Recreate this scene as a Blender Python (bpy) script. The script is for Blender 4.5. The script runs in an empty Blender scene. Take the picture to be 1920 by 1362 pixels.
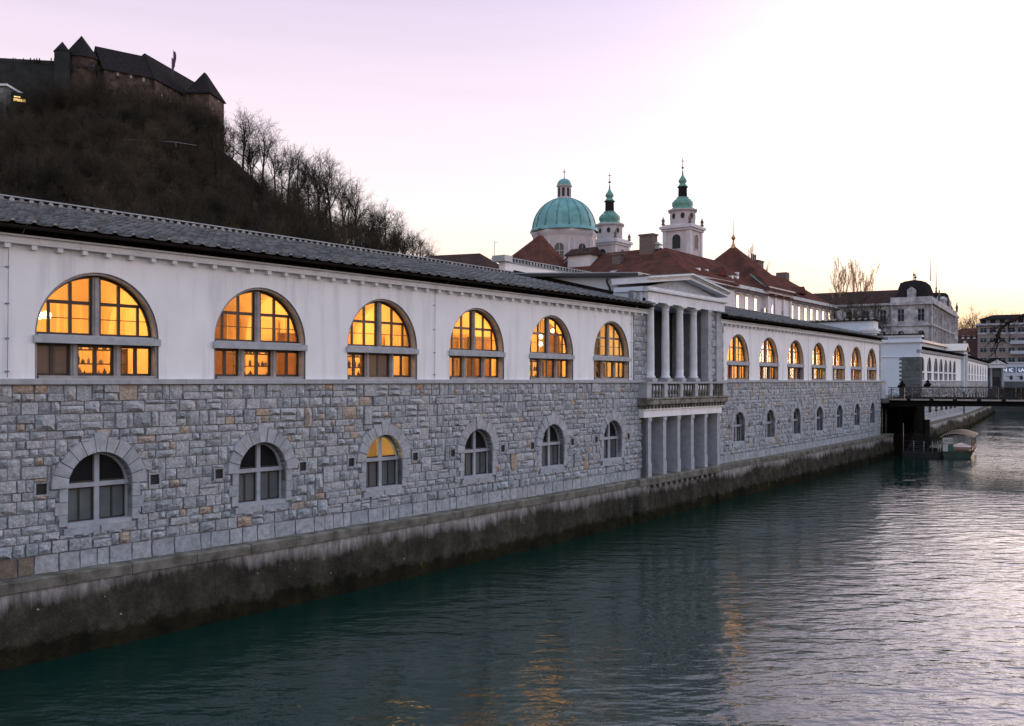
import bpy, math, random
import numpy as np
from mathutils import Vector, Matrix

SC = bpy.context.scene
COL = SC.collection
R = math.radians
rnd = random.Random(7)
CZ = 7.7                      # eye height above the river
FPX, CXP, HYP = 1800.0, 960.0, 715.0

# ------------------------------------------------------------ camera, sky, sun, exposure
cam = bpy.data.cameras.new('camera')
cam.lens = FPX / 1920 * 36
cam.sensor_width = 36
cam.shift_y = (HYP - 681) / 1920
cam.clip_end = 6000
camo = bpy.data.objects.new('camera', cam)
COL.objects.link(camo)
camo.location = (0, 0, CZ)
camo.rotation_euler = (R(90), 0, 0)
SC.camera = camo

SUN_EL, SUN_AZ = 3.0, 52.0    # low in the west, right of the view
world = bpy.data.worlds.new('World')
SC.world = world
world.use_nodes = True
wt = world.node_tree
for n_ in list(wt.nodes):
    wt.nodes.remove(n_)
wo = wt.nodes.new('ShaderNodeOutputWorld')
bg = wt.nodes.new('ShaderNodeBackground')
sky = wt.nodes.new('ShaderNodeTexSky')
sky.sky_type = 'NISHITA'
sky.sun_disc = False
sky.sun_elevation = R(SUN_EL)
sky.sun_rotation = R(SUN_AZ)
sky.altitude = 300
sky.air_density = 1.0
sky.dust_density = 1.2
sky.ozone_density = 2.0
# sky tint: rose low, lavender above; extra blue overhead added to fill the facade
tc = wt.nodes.new('ShaderNodeTexCoord')
sp = wt.nodes.new('ShaderNodeSeparateXYZ')
wt.links.new(tc.outputs['Generated'], sp.inputs[0])
rp = wt.nodes.new('ShaderNodeValToRGB')
e = rp.color_ramp.elements
e[0].position = 0.0; e[0].color = (.98, .58, .34, 1)
e[1].position = 1.0; e[1].color = (.62, .80, 1.04, 1)
for pos, c in ((.05, (.97, .63, .41)), (.10, (.97, .74, .58)), (.17, (.92, .79, .77)), (.27, (.84, .69, .765)), (.37, (.68, .56, .71)), (.55, (.58, .67, .88))):
    el = e.new(pos); el.color = (*c, 1)
wt.links.new(sp.outputs['Z'], rp.inputs[0])
sd = wt.nodes.new('ShaderNodeVectorMath'); sd.operation = 'DOT_PRODUCT'
sd.inputs[1].default_value = (math.sin(R(SUN_AZ)), math.cos(R(SUN_AZ)), 0.06)
wt.links.new(tc.outputs['Generated'], sd.inputs[0])
mx = wt.nodes.new('ShaderNodeMath'); mx.operation = 'MAXIMUM'; mx.inputs[1].default_value = 0
wt.links.new(sd.outputs['Value'], mx.inputs[0])
pw = wt.nodes.new('ShaderNodeMath'); pw.operation = 'POWER'; pw.inputs[1].default_value = 12
wt.links.new(mx.outputs[0], pw.inputs[0])
gr = wt.nodes.new('ShaderNodeValToRGB')      # the afterglow: dimmed by haze at the horizon, strongest a little above it
ge = gr.color_ramp.elements
ge[0].position = 0.; ge[0].color = (.03, .03, .03, 1); ge[1].position = 1.; ge[1].color = (.1, .1, .1, 1)
for pos, v in ((.06, .05), (.12, .22), (.2, .75), (.36, .8), (.6, .3)):
    el = ge.new(pos); el.color = (v, v, v, 1)
wt.links.new(sp.outputs['Z'], gr.inputs[0])
gl = wt.nodes.new('ShaderNodeMath'); gl.operation = 'MULTIPLY'; gl.inputs[1].default_value = 9.0
wt.links.new(gr.outputs[0], gl.inputs[0])
mr = wt.nodes.new('ShaderNodeMath'); mr.operation = 'MULTIPLY_ADD'
mr.inputs[2].default_value = .96
wt.links.new(pw.outputs[0], mr.inputs[0]); wt.links.new(gl.outputs[0], mr.inputs[1])
# faint cloud streaks low in the sky
cm = wt.nodes.new('ShaderNodeMapping'); cm.inputs['Scale'].default_value = (1.6, 1.6, 26)
wt.links.new(tc.outputs['Generated'], cm.inputs[0])
cn = wt.nodes.new('ShaderNodeTexNoise'); cn.inputs['Scale'].default_value = 1.3; cn.inputs['Detail'].default_value = 5
wt.links.new(cm.outputs[0], cn.inputs['Vector'])
cr = wt.nodes.new('ShaderNodeMapRange')
cr.inputs['From Min'].default_value = .5; cr.inputs['From Max'].default_value = .8
cr.inputs['To Min'].default_value = 1.0; cr.inputs['To Max'].default_value = .94
wt.links.new(cn.outputs['Fac'], cr.inputs['Value'])
ml = wt.nodes.new('ShaderNodeMath'); ml.operation = 'MULTIPLY'
wt.links.new(mr.outputs[0], ml.inputs[0]); wt.links.new(cr.outputs[0], ml.inputs[1])
vs = wt.nodes.new('ShaderNodeVectorMath'); vs.operation = 'SCALE'
wt.links.new(rp.outputs[0], vs.inputs[0]); wt.links.new(ml.outputs[0], vs.inputs['Scale'])
nsc = wt.nodes.new('ShaderNodeVectorMath'); nsc.operation = 'SCALE'
nsc.inputs['Scale'].default_value = 0.05     # the physical sky's share
wt.links.new(sky.outputs[0], nsc.inputs[0])
ad = wt.nodes.new('ShaderNodeVectorMath'); ad.operation = 'ADD'
wt.links.new(vs.outputs[0], ad.inputs[0]); wt.links.new(nsc.outputs[0], ad.inputs[1])
wt.links.new(ad.outputs[0], bg.inputs['Color'])
bg.inputs['Strength'].default_value = 1.0
wt.links.new(bg.outputs[0], wo.inputs[0])

sl = bpy.data.lights.new('sun', 'SUN')
sl.energy = 0.6
sl.angle = R(12)
sl.color = (1.0, .72, .5)
so = bpy.data.objects.new('sun', sl)
COL.objects.link(so)
so.rotation_euler = (R(90 - SUN_EL), 0, R(180 - SUN_AZ))
so.location = (150, 120, 60)

SC.view_settings.view_transform = 'Standard'
SC.view_settings.look = 'None'
SC.view_settings.gamma = 1
SC.view_settings.exposure = 0.28
SC.render.engine = 'CYCLES'
SC.cycles.max_bounces = 6
SC.cycles.transparent_max_bounces = 8
SC.cycles.caustics_reflective = False
SC.cycles.caustics_refractive = False
SC.cycles.use_denoising = True

# ------------------------------------------------------------ helpers
def W(px, py, d):
    """place at depth d (metres) as sighted in the photograph"""
    return Vector(((px - CXP) / FPX * d, d, CZ + (HYP - py) / FPX * d))

def tag(o, label=None, cat=None, group=None, kind=None):
    if label: o['label'] = label
    if cat: o['category'] = cat
    if group: o['group'] = group
    if kind: o['kind'] = kind
    return o

def thing(name, loc, label, cat, group=None):
    o = bpy.data.objects.new(name, None)
    o.empty_display_size = .2
    COL.objects.link(o)
    o.location = loc
    return tag(o, label, cat, group)

def root_loc(p):
    v = Vector((0, 0, 0))
    while p is not None:
        v = v + p.location
        p = p.parent
    return v

class MB:
    def __init__(s):
        s.v = []; s.f = []; s.m = []; s.sm = []
    def face(s, pts, m=0, sm=False):
        b = len(s.v)
        s.v.extend([tuple(p) for p in pts])
        s.f.append(tuple(range(b, b + len(pts)))); s.m.append(m); s.sm.append(sm)
    def box(s, F, s0, s1, n0, n1, z0, z1, m=0):
        b = len(s.v)
        for z in (z0, z1):
            for a, n in ((s0, n0), (s1, n0), (s1, n1), (s0, n1)):
                s.v.append(tuple(F(a, n, z)))
        for q in ((0, 1, 2, 3), (7, 6, 5, 4), (0, 4, 5, 1), (1, 5, 6, 2), (2, 6, 7, 3), (3, 7, 4, 0)):
            s.f.append(tuple(b + i for i in q)); s.m.append(m); s.sm.append(False)
    def prism(s, F, poly, n0, n1, m=0, caps=True):
        """poly of (s,z), extruded in n from n0 to n1"""
        b = len(s.v); k = len(poly)
        for n in (n0, n1):
            for a, z in poly:
                s.v.append(tuple(F(a, n, z)))
        for i in range(k):
            j = (i + 1) % k
            s.f.append((b + i, b + j, b + k + j, b + k + i)); s.m.append(m); s.sm.append(False)
        if caps:
            s.f.append(tuple(b + i for i in range(k))[::-1]); s.m.append(m); s.sm.append(False)
            s.f.append(tuple(b + k + i for i in range(k))); s.m.append(m); s.sm.append(False)
    def strip(s, F, prof, s0, s1, step=3.0, m=0, caps=True, sm=False):
        """profile of (n,z) swept along s"""
        k = max(1, int(math.ceil((s1 - s0) / step)))
        b = len(s.v); L = len(prof)
        for i in range(k + 1):
            a = s0 + (s1 - s0) * i / k
            for n, z in prof:
                s.v.append(tuple(F(a, n, z)))
        for i in range(k):
            for j in range(L):
                j2 = (j + 1) % L
                s.f.append((b + i * L + j, b + i * L + j2, b + (i + 1) * L + j2, b + (i + 1) * L + j)); s.m.append(m); s.sm.append(sm)
        if caps:
            s.f.append(tuple(b + j for j in range(L))); s.m.append(m); s.sm.append(False)
            s.f.append(tuple(b + k * L + j for j in range(L))[::-1]); s.m.append(m); s.sm.append(False)
    def tube(s, pts, rad, k=6, m=0, sm=True, cap=True):
        """pts: world points, rad: one or list"""
        pts = [Vector(p) for p in pts]
        if not isinstance(rad, (list, tuple)): rad = [rad] * len(pts)
        b = len(s.v)
        for i, p in enumerate(pts):
            d = (pts[min(i + 1, len(pts) - 1)] - pts[max(i - 1, 0)]).normalized()
            u = d.cross(Vector((0, 0, 1)))
            if u.length < .05: u = d.cross(Vector((0, 1, 0)))
            u.normalize(); w = d.cross(u)
            for j in range(k):
                t = 2 * math.pi * j / k
                s.v.append(tuple(p + u * (rad[i] * math.cos(t)) + w * (rad[i] * math.sin(t))))
        for i in range(len(pts) - 1):
            for j in range(k):
                j2 = (j + 1) % k
                s.f.append((b + i * k + j, b + i * k + j2, b + (i + 1) * k + j2, b + (i + 1) * k + j)); s.m.append(m); s.sm.append(sm)
        if cap:
            s.f.append(tuple(b + j for j in range(k))[::-1]); s.m.append(m); s.sm.append(False)
            q = b + (len(pts) - 1) * k
            s.f.append(tuple(q + j for j in range(k))); s.m.append(m); s.sm.append(False)
    def lathe(s, c, prof, k=16, m=0, sm=True, rot=0., ang=2 * math.pi):
        """prof of (r,z) about the vertical through c; m int or list per ring"""
        c = Vector(c); b = len(s.v); full = abs(ang - 2 * math.pi) < 1e-6
        kk = k if full else k + 1
        for r_, z in prof:
            for j in range(kk):
                t = rot + ang * j / k
                s.v.append((c.x + r_ * math.cos(t), c.y + r_ * math.sin(t), c.z + z))
        for i in range(len(prof) - 1):
            for j in range(k):
                j2 = (j + 1) % kk
                s.f.append((b + i * kk + j, b + i * kk + j2, b + (i + 1) * kk + j2, b + (i + 1) * kk + j))
                s.m.append(m if isinstance(m, int) else m[i]); s.sm.append(sm)
    def sphere(s, c, r_, k=10, m=0, sc=(1, 1, 1)):
        c = Vector(c); b = len(s.v); h = max(4, k // 2 + 1)
        for i in range(h + 1):
            ph = -math.pi / 2 + math.pi * i / h
            for j in range(k):
                t = 2 * math.pi * j / k
                s.v.append((c.x + r_ * sc[0] * math.cos(ph) * math.cos(t), c.y + r_ * sc[1] * math.cos(ph) * math.sin(t), c.z + r_ * sc[2] * math.sin(ph)))
        for i in range(h):
            for j in range(k):
                j2 = (j + 1) % k
                s.f.append((b + i * k + j, b + i * k + j2, b + (i + 1) * k + j2, b + (i + 1) * k + j)); s.m.append(m); s.sm.append(True)
    def build(s, name, mats, parent=None, label=None, cat=None, group=None, kind=None, origin=None):
        if not isinstance(mats, (list, tuple)): mats = [mats]
        a = np.array(s.v, dtype=float)
        if parent is not None: o_ = root_loc(parent)
        elif origin is not None: o_ = Vector(origin)
        else: o_ = Vector(((a[:, 0].min() + a[:, 0].max()) / 2, (a[:, 1].min() + a[:, 1].max()) / 2, a[:, 2].min()))
        a = a - np.array(o_)
        me = bpy.data.meshes.new(name)
        me.from_pydata(a.tolist(), [], s.f)
        for mt in mats: me.materials.append(mt)
        me.polygons.foreach_set('material_index', s.m)
        me.polygons.foreach_set('use_smooth', s.sm)
        me.update()
        o = bpy.data.objects.new(name, me)
        COL.objects.link(o)
        if parent is not None: o.parent = parent
        else: o.location = o_
        return tag(o, label, cat, group, kind)

def template(mb, mats):
    return (np.array(mb.v, dtype=float), list(mb.f), list(mb.m), list(mb.sm), mats)

def scatter(name, temps, inst, parent, nmax, minpx=0):
    """inst: (template index, Matrix). The nearest nmax become parts that share meshes, the rest one 'stuff' part."""
    base = root_loc(parent)
    meshes = {}
    def key(it):
        p = it[1].translation
        if p.y < 1: return 0
        x = CXP + FPX * p.x / p.y
        if x < -10 or x > 1930: return 0
        return FPX / p.y * max(it[1].to_scale())
    inst = sorted(inst, key=key, reverse=True)
    nn = 0
    for it in inst:
        if nn >= nmax or key(it) < max(minpx, 1e-6): break
        t, M = it
        if t not in meshes:
            v, f, m, sm, mats = temps[t]
            me = bpy.data.meshes.new(name)
            me.from_pydata(v.tolist(), [], f)
            for mt in mats: me.materials.append(mt)
            me.polygons.foreach_set('material_index', m)
            me.polygons.foreach_set('use_smooth', sm)
            meshes[t] = me
        o = bpy.data.objects.new(name, meshes[t])
        COL.objects.link(o)
        o.parent = parent
        o.matrix_local = Matrix.Translation(-base) @ M
        nn += 1
    rest = inst[nn:]
    if not rest: return None
    vs_, fs, ms, sms = [], [], [], []
    off = 0
    for t, M in rest:
        v, f, m, sm, mats = temps[t]
        A = np.array(M)
        w = v @ A[:3, :3].T + A[:3, 3] - np.array(base)
        vs_.append(w)
        fs.extend([tuple(i + off for i in q) for q in f])
        ms.extend(m); sms.extend(sm); off += len(v)
    me = bpy.data.meshes.new(name)
    me.from_pydata(np.concatenate(vs_).tolist(), [], fs)
    for mt in temps[rest[0][0]][4]: me.materials.append(mt)
    me.polygons.foreach_set('material_index', ms)
    me.polygons.foreach_set('use_smooth', sms)
    o = bpy.data.objects.new(name, me)
    COL.objects.link(o)
    o.parent = parent
    o['kind'] = 'stuff'
    return o

# ------------------------------------------------------------ materials
def nodes(name):
    m = bpy.data.materials.new(name)
    m.use_nodes = True
    nt = m.node_tree
    return m, nt, nt.nodes['Principled BSDF']

def ramp(nt, stops, inp):
    r_ = nt.nodes.new('ShaderNodeValToRGB')
    el = r_.color_ramp.elements
    while len(el) < len(stops): el.new(.5)
    for q, (p, c) in zip(el, stops):
        q.position = p; q.color = (*c, 1)
    nt.links.new(inp, r_.inputs[0])
    return r_.outputs[0]

def noise(nt, scale, detail=4, rough=.55, stretch=None, obj=False):
    g = nt.nodes.new('ShaderNodeNewGeometry')
    src = g.outputs['Position']
    if stretch:
        mp = nt.nodes.new('ShaderNodeMapping'); mp.inputs['Scale'].default_value = stretch
        nt.links.new(src, mp.inputs[0]); src = mp.outputs[0]
    n_ = nt.nodes.new('ShaderNodeTexNoise')
    n_.inputs['Scale'].default_value = scale
    n_.inputs['Detail'].default_value = detail
    n_.inputs['Roughness'].default_value = rough
    nt.links.new(src, n_.inputs['Vector'])
    return n_.outputs['Fac']

def bump(nt, b, h, strength, dist=.02):
    n_ = nt.nodes.new('ShaderNodeBump')
    n_.inputs['Strength'].default_value = strength
    n_.inputs['Distance'].default_value = dist
    nt.links.new(h, n_.inputs['Height'])
    nt.links.new(n_.outputs[0], b.inputs['Normal'])
    return n_

def mixc(nt, fac, a, b_, mode='MIX'):
    x = nt.nodes.new('ShaderNodeMix'); x.data_type = 'RGBA'; x.blend_type = mode
    for sock, val in ((x.inputs['Factor'], fac), (x.inputs[6], a), (x.inputs[7], b_)):
        if isinstance(val, (int, float)): sock.default_value = val
        elif isinstance(val, tuple): sock.default_value = (*val, 1)
        else: nt.links.new(val, sock)
    return x.outputs[2]

def mat(name, c1, c2=None, scale=1.5, rough=.85, bstr=.25, bscale=20, bdist=.02, detail=5, stretch=None, metal=0., spec=None):
    m, nt, b = nodes(name)
    c2 = c2 or tuple(x * .75 for x in c1)
    col = ramp(nt, [(.32, c2), (.68, c1)], noise(nt, scale, detail, stretch=stretch))
    nt.links.new(col, b.inputs['Base Color'])
    b.inputs['Roughness'].default_value = rough
    b.inputs['Metallic'].default_value = metal
    if spec is None and rough >= .8: spec = 0.
    if spec is not None: b.inputs['Specular IOR Level'].default_value = spec
    if bstr: bump(nt, b, noise(nt, bscale, 4), bstr, bdist)
    return m

def rand_out(nt):
    """one random number per stone, whether it is its own object or an island of a joined mesh"""
    oi = nt.nodes.new('ShaderNodeObjectInfo')
    g = nt.nodes.new('ShaderNodeNewGeometry')
    a = nt.nodes.new('ShaderNodeMath'); a.operation = 'ADD'
    nt.links.new(oi.outputs['Random'], a.inputs[0]); nt.links.new(g.outputs['Random Per Island'], a.inputs[1])
    f = nt.nodes.new('ShaderNodeMath'); f.operation = 'FRACT'
    nt.links.new(a.outputs[0], f.inputs[0])
    return f.outputs[0]

def rmat(name, stops, nscale=6, lo=.7, rough=.9, bstr=.6, bscale=14, bdist=.03):
    m, nt, b = nodes(name)
    c = ramp(nt, stops, rand_out(nt))
    v = ramp(nt, [(.3, (lo, lo, lo)), (.7, (1.08, 1.08, 1.08))], noise(nt, nscale, 6, .65))
    nt.links.new(mixc(nt, 1.0, c, v, 'MULTIPLY'), b.inputs['Base Color'])
    b.inputs['Roughness'].default_value = rough
    if rough >= .7: b.inputs['Specular IOR Level'].default_value = 0.
    bump(nt, b, noise(nt, bscale, 6, .65), bstr, bdist)
    return m

def emis(name, col, st):
    m, nt, b = nodes(name)
    b.inputs['Base Color'].default_value = (*col, 1)
    b.inputs['Emission Color'].default_value = (*col, 1)
    b.inputs['Emission Strength'].default_value = st
    return m

def glass(name, tint=(.9, .93, .95), rough=.02, base=.06):
    """thin window glass: clear with a sky reflection that grows at grazing angles"""
    m, nt, b = nodes(name)
    out = nt.nodes['Material Output']
    nt.nodes.remove(b)
    t = nt.nodes.new('ShaderNodeBsdfTransparent'); t.inputs[0].default_value = (*tint, 1)
    g = nt.nodes.new('ShaderNodeBsdfGlossy'); g.inputs['Roughness'].default_value = rough
    lw_ = nt.nodes.new('ShaderNodeLayerWeight'); lw_.inputs['Blend'].default_value = .5
    pw_ = nt.nodes.new('ShaderNodeMath'); pw_.operation = 'POWER'; pw_.inputs[1].default_value = 5
    nt.links.new(lw_.outputs['Facing'], pw_.inputs[0])
    fr = nt.nodes.new('ShaderNodeMath'); fr.operation = 'MULTIPLY_ADD'; fr.inputs[1].default_value = .3; fr.inputs[2].default_value = .02
    nt.links.new(pw_.outputs[0], fr.inputs[0])
    x = nt.nodes.new('ShaderNodeMixShader')
    nt.links.new(fr.outputs[0], x.inputs[0]); nt.links.new(t.outputs[0], x.inputs[1]); nt.links.new(g.outputs[0], x.inputs[2])
    nt.links.new(x.outputs[0], out.inputs[0])
    return m

M = {}
M['stone'] = rmat('rubble stone', [(0, (.35, .395, .435)), (.25, (.52, .565, .61)), (.5, (.41, .455, .50)), (.72, (.54, .58, .62)), (.93, (.47, .505, .535)), (.945, (.50, .45, .41)), (.98, (.53, .43, .34)), (1, (.51, .47, .43))], 9, .52, .92, 1.0, 13, .08)
M['ashlar'] = rmat('dressed base stone', [(0, (.36, .40, .445)), (.6, (.44, .48, .53)), (1, (.39, .415, .44))], 5, .55, .9, .4, 30, .015)
M['brownstone'] = rmat('stained base stone', [(0, (.16, .13, .10)), (1, (.26, .22, .18))], 4, .5, .92, .8, 14, .03)
M['mortar'] = mat('mortar', (.22, .24, .265), (.15, .165, .185), 4, .95, .4, 30)
M['vouss'] = rmat('arch stone', [(0, (.33, .37, .415)), (.5, (.42, .46, .51)), (1, (.37, .395, .425))], 4, .68, .9, .5, 22, .02)
def plaster_mat(name, c1, c2):
    m, nt, b = nodes(name)
    col = ramp(nt, [(.35, c2), (.7, c1)], noise(nt, .8, 6))
    st = ramp(nt, [(.30, (.76, .765, .77)), (.50, (1, 1, 1))], noise(nt, 1.0, 6, .6, stretch=(2.2, 2.2, .22)))      # faint rain streaks
    sp_ = ramp(nt, [(.27, (.80, .80, .79)), (.36, (1, 1, 1))], noise(nt, 3.1, 8, .7))                              # small grubby patches
    c = mixc(nt, .75, col, st, 'MULTIPLY'); c = mixc(nt, .5, c, sp_, 'MULTIPLY')
    nt.links.new(c, b.inputs['Base Color']); b.inputs['Roughness'].default_value = .9; b.inputs['Specular IOR Level'].default_value = 0.
    bump(nt, b, noise(nt, 45, 5), .18, .01)
    return m
M['plaster'] = plaster_mat('white facade plaster', (.80, .835, .88), (.73, .77, .82))
M['render'] = mat('pale blue-white render with sky tint', (.60, .68, .76), (.53, .61, .70), .6, .9, .1, 60, .01, 6)  # blue of the skylight partly put into the wall colour
M['trim'] = mat('grey artificial stone trim', (.41, .445, .49), (.30, .33, .37), 3, .85, .25, 40, .01)
M['trimlight'] = mat('pale stone trim', (.72, .755, .80), (.58, .615, .66), 2, .85, .2, 40, .01)
M['reveal'] = mat('window reveal stone', (.36, .355, .36), (.25, .25, .26), 3, .85, .25, 40, .01)
M['wood'] = mat('dark window timber', (.040, .024, .018), (.022, .014, .012), 6, .5, .1, 40)
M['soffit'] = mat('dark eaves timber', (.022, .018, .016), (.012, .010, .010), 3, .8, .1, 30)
M['tile'] = rmat('grey cement roof tile', [(0, (.11, .117, .123)), (.5, (.165, .173, .18)), (1, (.23, .236, .24))], 9, .5, .75, .6, 25, .02)
M['tileend'] = mat('pale mortar tile end', (.42, .42, .41), (.26, .27, .27), 12, .9, .3, 40)
M['ridge'] = rmat('ridge tile', [(0, (.24, .25, .25)), (.6, (.36, .36, .35)), (1, (.46, .45, .43))], 14, .55, .85, .5, 30)
M['balc'] = mat('weathered balcony stone', (.26, .26, .25), (.085, .085, .07), 2.2, .9, .5, 18, .03)
M['ledge'] = mat('mossy ledge stone', (.23, .225, .20), (.085, .085, .068), 1.8, .92, .6, 14, .03)
M['glass'] = glass('window glass')
M['glassgrey'] = mat('frosted lower pane', (.13, .15, .155), (.09, .105, .11), 1.2, .25, 0)
M['glassdark'] = mat('dark window pane', (.022, .024, .027), (.012, .014, .016), .9, .12, 0, spec=.25)
M['glassfar'] = mat('unlit far pane', (.035, .042, .052), (.022, .027, .034), .9, .3, 0, spec=0.)
M['glasssky'] = mat('far window pane', (.05, .055, .065), (.03, .035, .04), .9, .06, 0)
M['room'] = mat('warm interior plaster', (.86, .70, .46), (.72, .56, .34), .7, .9, .05, 30)
M['roomwood'] = mat('interior timber', (.20, .09, .04), (.10, .045, .02), 3, .6, .1, 30)
M['curtain'] = mat('cream curtain', (.75, .58, .36), (.6, .45, .26), 2, .95, .3, 8, .05, stretch=(6, 6, .3))
M['bottle'] = rmat('bottles and jars', [(0, (.05, .07, .03)), (.4, (.25, .12, .05)), (.7, (.5, .4, .28)), (1, (.7, .66, .58))], 5, .7, .3, .1, 20)
M['globe'] = emis('lamp globe', (1.0, .78, .45), 5.0)
M['iron'] = mat('dark iron', (.030, .032, .034), (.018, .019, .02), 6, .5, .1, 40)
M['cable'] = mat('steel cable', (.20, .21, .23), (.14, .15, .16), 6, .5, 0)
M['redroof'] = mat('old red clay roof', (.130, .054, .042), (.062, .033, .028), .9, .9, .5, 7, .06, 7)
M['brownroof'] = mat('brown weathered roof', (.075, .045, .038), (.042, .030, .028), .9, .9, .5, 7, .06, 7)
M['darkroof'] = mat('dark slate roof', (.030, .027, .028), (.018, .017, .019), 1.2, .8, .3, 8, .05)
M['copper'] = mat('verdigris copper', (.16, .37, .36), (.085, .24, .25), .9, .6, .15, 14, .02, 7)
M['copper2'] = mat('green tower copper', (.15, .34, .27), (.06, .17, .14), 1.2, .6, .15, 14, .02, 7)
M['church'] = mat('pale church plaster', (.56, .50, .50), (.42, .39, .41), .5, .9, .15, 20)
M['churchtrim'] = mat('white church trim', (.60, .59, .62), (.46, .46, .50), .7, .9, .15, 20)
M['black'] = mat('near-black opening', (.014, .014, .016), (.010, .010, .011), 2, .7, 0)
M['gold'] = mat('gilded metal', (.55, .32, .16), (.42, .22, .10), 6, .4, 0, metal=.8)
M['chimney'] = mat('old chimney brick', (.19, .15, .14), (.12, .10, .095), 4, .9, .5, 10)
M['palace'] = mat('palace plaster', (.70, .68, .70), (.60, .59, .62), .5, .9, .1, 20)
M['bank'] = mat('stained stucco', (.56, .56, .57), (.20, .21, .23), .8, .9, .3, 10, .03, 7)
M['apart'] = mat('pinkish apartment render', (.27, .22, .20), (.225, .185, .17), .5, .9, .1, 20)
M['apartb'] = mat('brown gable render', (.13, .085, .085), (.10, .066, .068), .6, .9, .1, 20)
M['castle'] = mat('castle stone', (.115, .092, .080), (.032, .029, .028), .55, .95, .8, 2, .3, 9)
M['castledark'] = mat('ivy-dark castle wall', (.045, .05, .05), (.025, .03, .03), .3, .95, .6, 2, .2, 7)
M['whitewin'] = mat('white window frame', (.7, .7, .7), (.6, .6, .6), 3, .7, 0)
M['palebark'] = mat('pale grey bark', (.17, .15, .125), (.07, .062, .052), .4, .95, 0)
M['bark'] = mat('dark winter bark', (.036, .027, .022), (.020, .016, .014), 3, .95, .4, 6)
M['twig'] = mat('winter twigs', (.085, .070, .052), (.020, .021, .020), .07, .95, 0)
M['poplar'] = mat('glow-tinted poplar twigs', (.55, .34, .19), (.38, .22, .12), .3, .95, 0)  # golden backlight put into the twig colour
M['bronze'] = mat('dark bridge steel', (.018, .017, .018), (.012, .012, .013), 3, .85, .1, 20)
M['deck'] = mat('bridge deck edge', (.42, .38, .35), (.30, .28, .27), 3, .8, .2, 30)
M['lock'] = rmat('padlocks', [(0, (.015, .013, .012)), (.6, (.035, .025, .02)), (.92, (.06, .04, .03)), (1, (.25, .2, .15))], 5, .7, .8, .1, 20)
M['cream'] = mat('cream boat canopy', (.62, .55, .49), (.56, .49, .43), 1.5, .7, .05, 20)
M['boatgreen'] = mat('green boat paint', (.025, .075, .06), (.015, .045, .04), 2, .4, .05, 20)
M['boatwood'] = mat('varnished wood', (.22, .12, .06), (.15, .08, .04), 4, .4, .1, 20)
M['signwhite'] = mat('white sign board', (.62, .64, .66), (.55, .57, .60), 2, .7, 0)
M['ink'] = mat('dark sign lettering', (.03, .05, .07), (.025, .04, .06), 2, .7, 0)
M['dock'] = mat('grey-green dock steel', (.06, .072, .072), (.035, .045, .047), 3, .8, .1, 20)
M['cloth'] = mat('dark clothing', (.02, .02, .025), (.012, .012, .016), 5, .9, 0)
M['flag'] = mat('flag cloth', (.16, .05, .08), (.05, .05, .16), .4, .9, 0, stretch=(.2, .2, 1))
M['hall'] = mat('white hall wall', (.62, .64, .70), (.55, .58, .64), .6, .9, .05, 20)
M['hallglass'] = mat('blue hall window', (.13, .22, .34), (.09, .16, .26), .8, .2, 0)
M['letter'] = emis('lit white letters', (.9, .95, 1.0), .55)
M['warmwin'] = emis('lit far window', (1.0, .62, .22), 1.2)
M['ivorywall'] = mat('rear parapet plaster', (.78, .78, .80), (.70, .71, .74), .8, .9, .1, 50)
M['embank'] = mat('embankment stone', (.13, .145, .15), (.09, .10, .105), .7, .9, .4, 8)
M['grey'] = mat('grey sheet metal', (.30, .33, .35), (.22, .25, .27), 1.5, .5, .05, 20)
M['undershade'] = mat('stone with bridge shade in its colour', (.014, .014, .013), (.007, .007, .007), .9, .85, .4, 8)  # shade under the bridge put into the abutment colour as near-black
def blind_mat():
    m, nt, b = nodes('half-drawn blind behind glass'); out = nt.nodes['Material Output']
    t = nt.nodes.new('ShaderNodeBsdfTransparent'); t.inputs[0].default_value = (.5, .5, .5, 1)
    b.inputs['Base Color'].default_value = (.10, .10, .10, 1); b.inputs['Roughness'].default_value = .15
    x = nt.nodes.new('ShaderNodeMixShader'); x.inputs[0].default_value = .72
    nt.links.new(t.outputs[0], x.inputs[1]); nt.links.new(b.outputs[0], x.inputs[2]); nt.links.new(x.outputs[0], out.inputs[0])
    return m
M['glassblind'] = blind_mat()
# ------------------------------------------------------------ the line of the river front
PX0, PZ0, TH0, K1, DTH, K2 = -12.038, 28.231, .68454, -.0021914, .029287, -.00098209
BAY, GAP = 5.72426, 17.24372
S_P = 5 * BAY + GAP / 2
def _mk_path():
    S, X, Y, T = [], [], [], []
    ds = .1
    x, y, t = PX0, PZ0, TH0
    back = []
    s = 0.
    while s > -60:
        back.append((s, x, y, t))
        t2 = t - K1 * ds / 2
        x -= math.sin(t2) * ds; y -= math.cos(t2) * ds; t -= K1 * ds; s -= ds
    pts = back[::-1]
    x, y, t, s = PX0, PZ0, TH0, 0.
    kink = False
    while s < 125:
        if s >= S_P and not kink:
            t += DTH; kink = True
        k = K1 if s < S_P else K2
        t2 = t + k * ds / 2
        x += math.sin(t2) * ds; y += math.cos(t2) * ds; t += k * ds; s += ds
        pts.append((s, x, y, t))
    return np.array(pts)
_P = _mk_path()
def pt(s):
    return (float(np.interp(s, _P[:, 0], _P[:, 1])), float(np.interp(s, _P[:, 0], _P[:, 2])), float(np.interp(s, _P[:, 0], _P[:, 3])))
def F(s, n, z):
    """along the front s, outwards to the river n, height z above the eye"""
    x, y, t = pt(s)
    return Vector((x + n * math.cos(t), y - n * math.sin(t), CZ + z))
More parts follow.
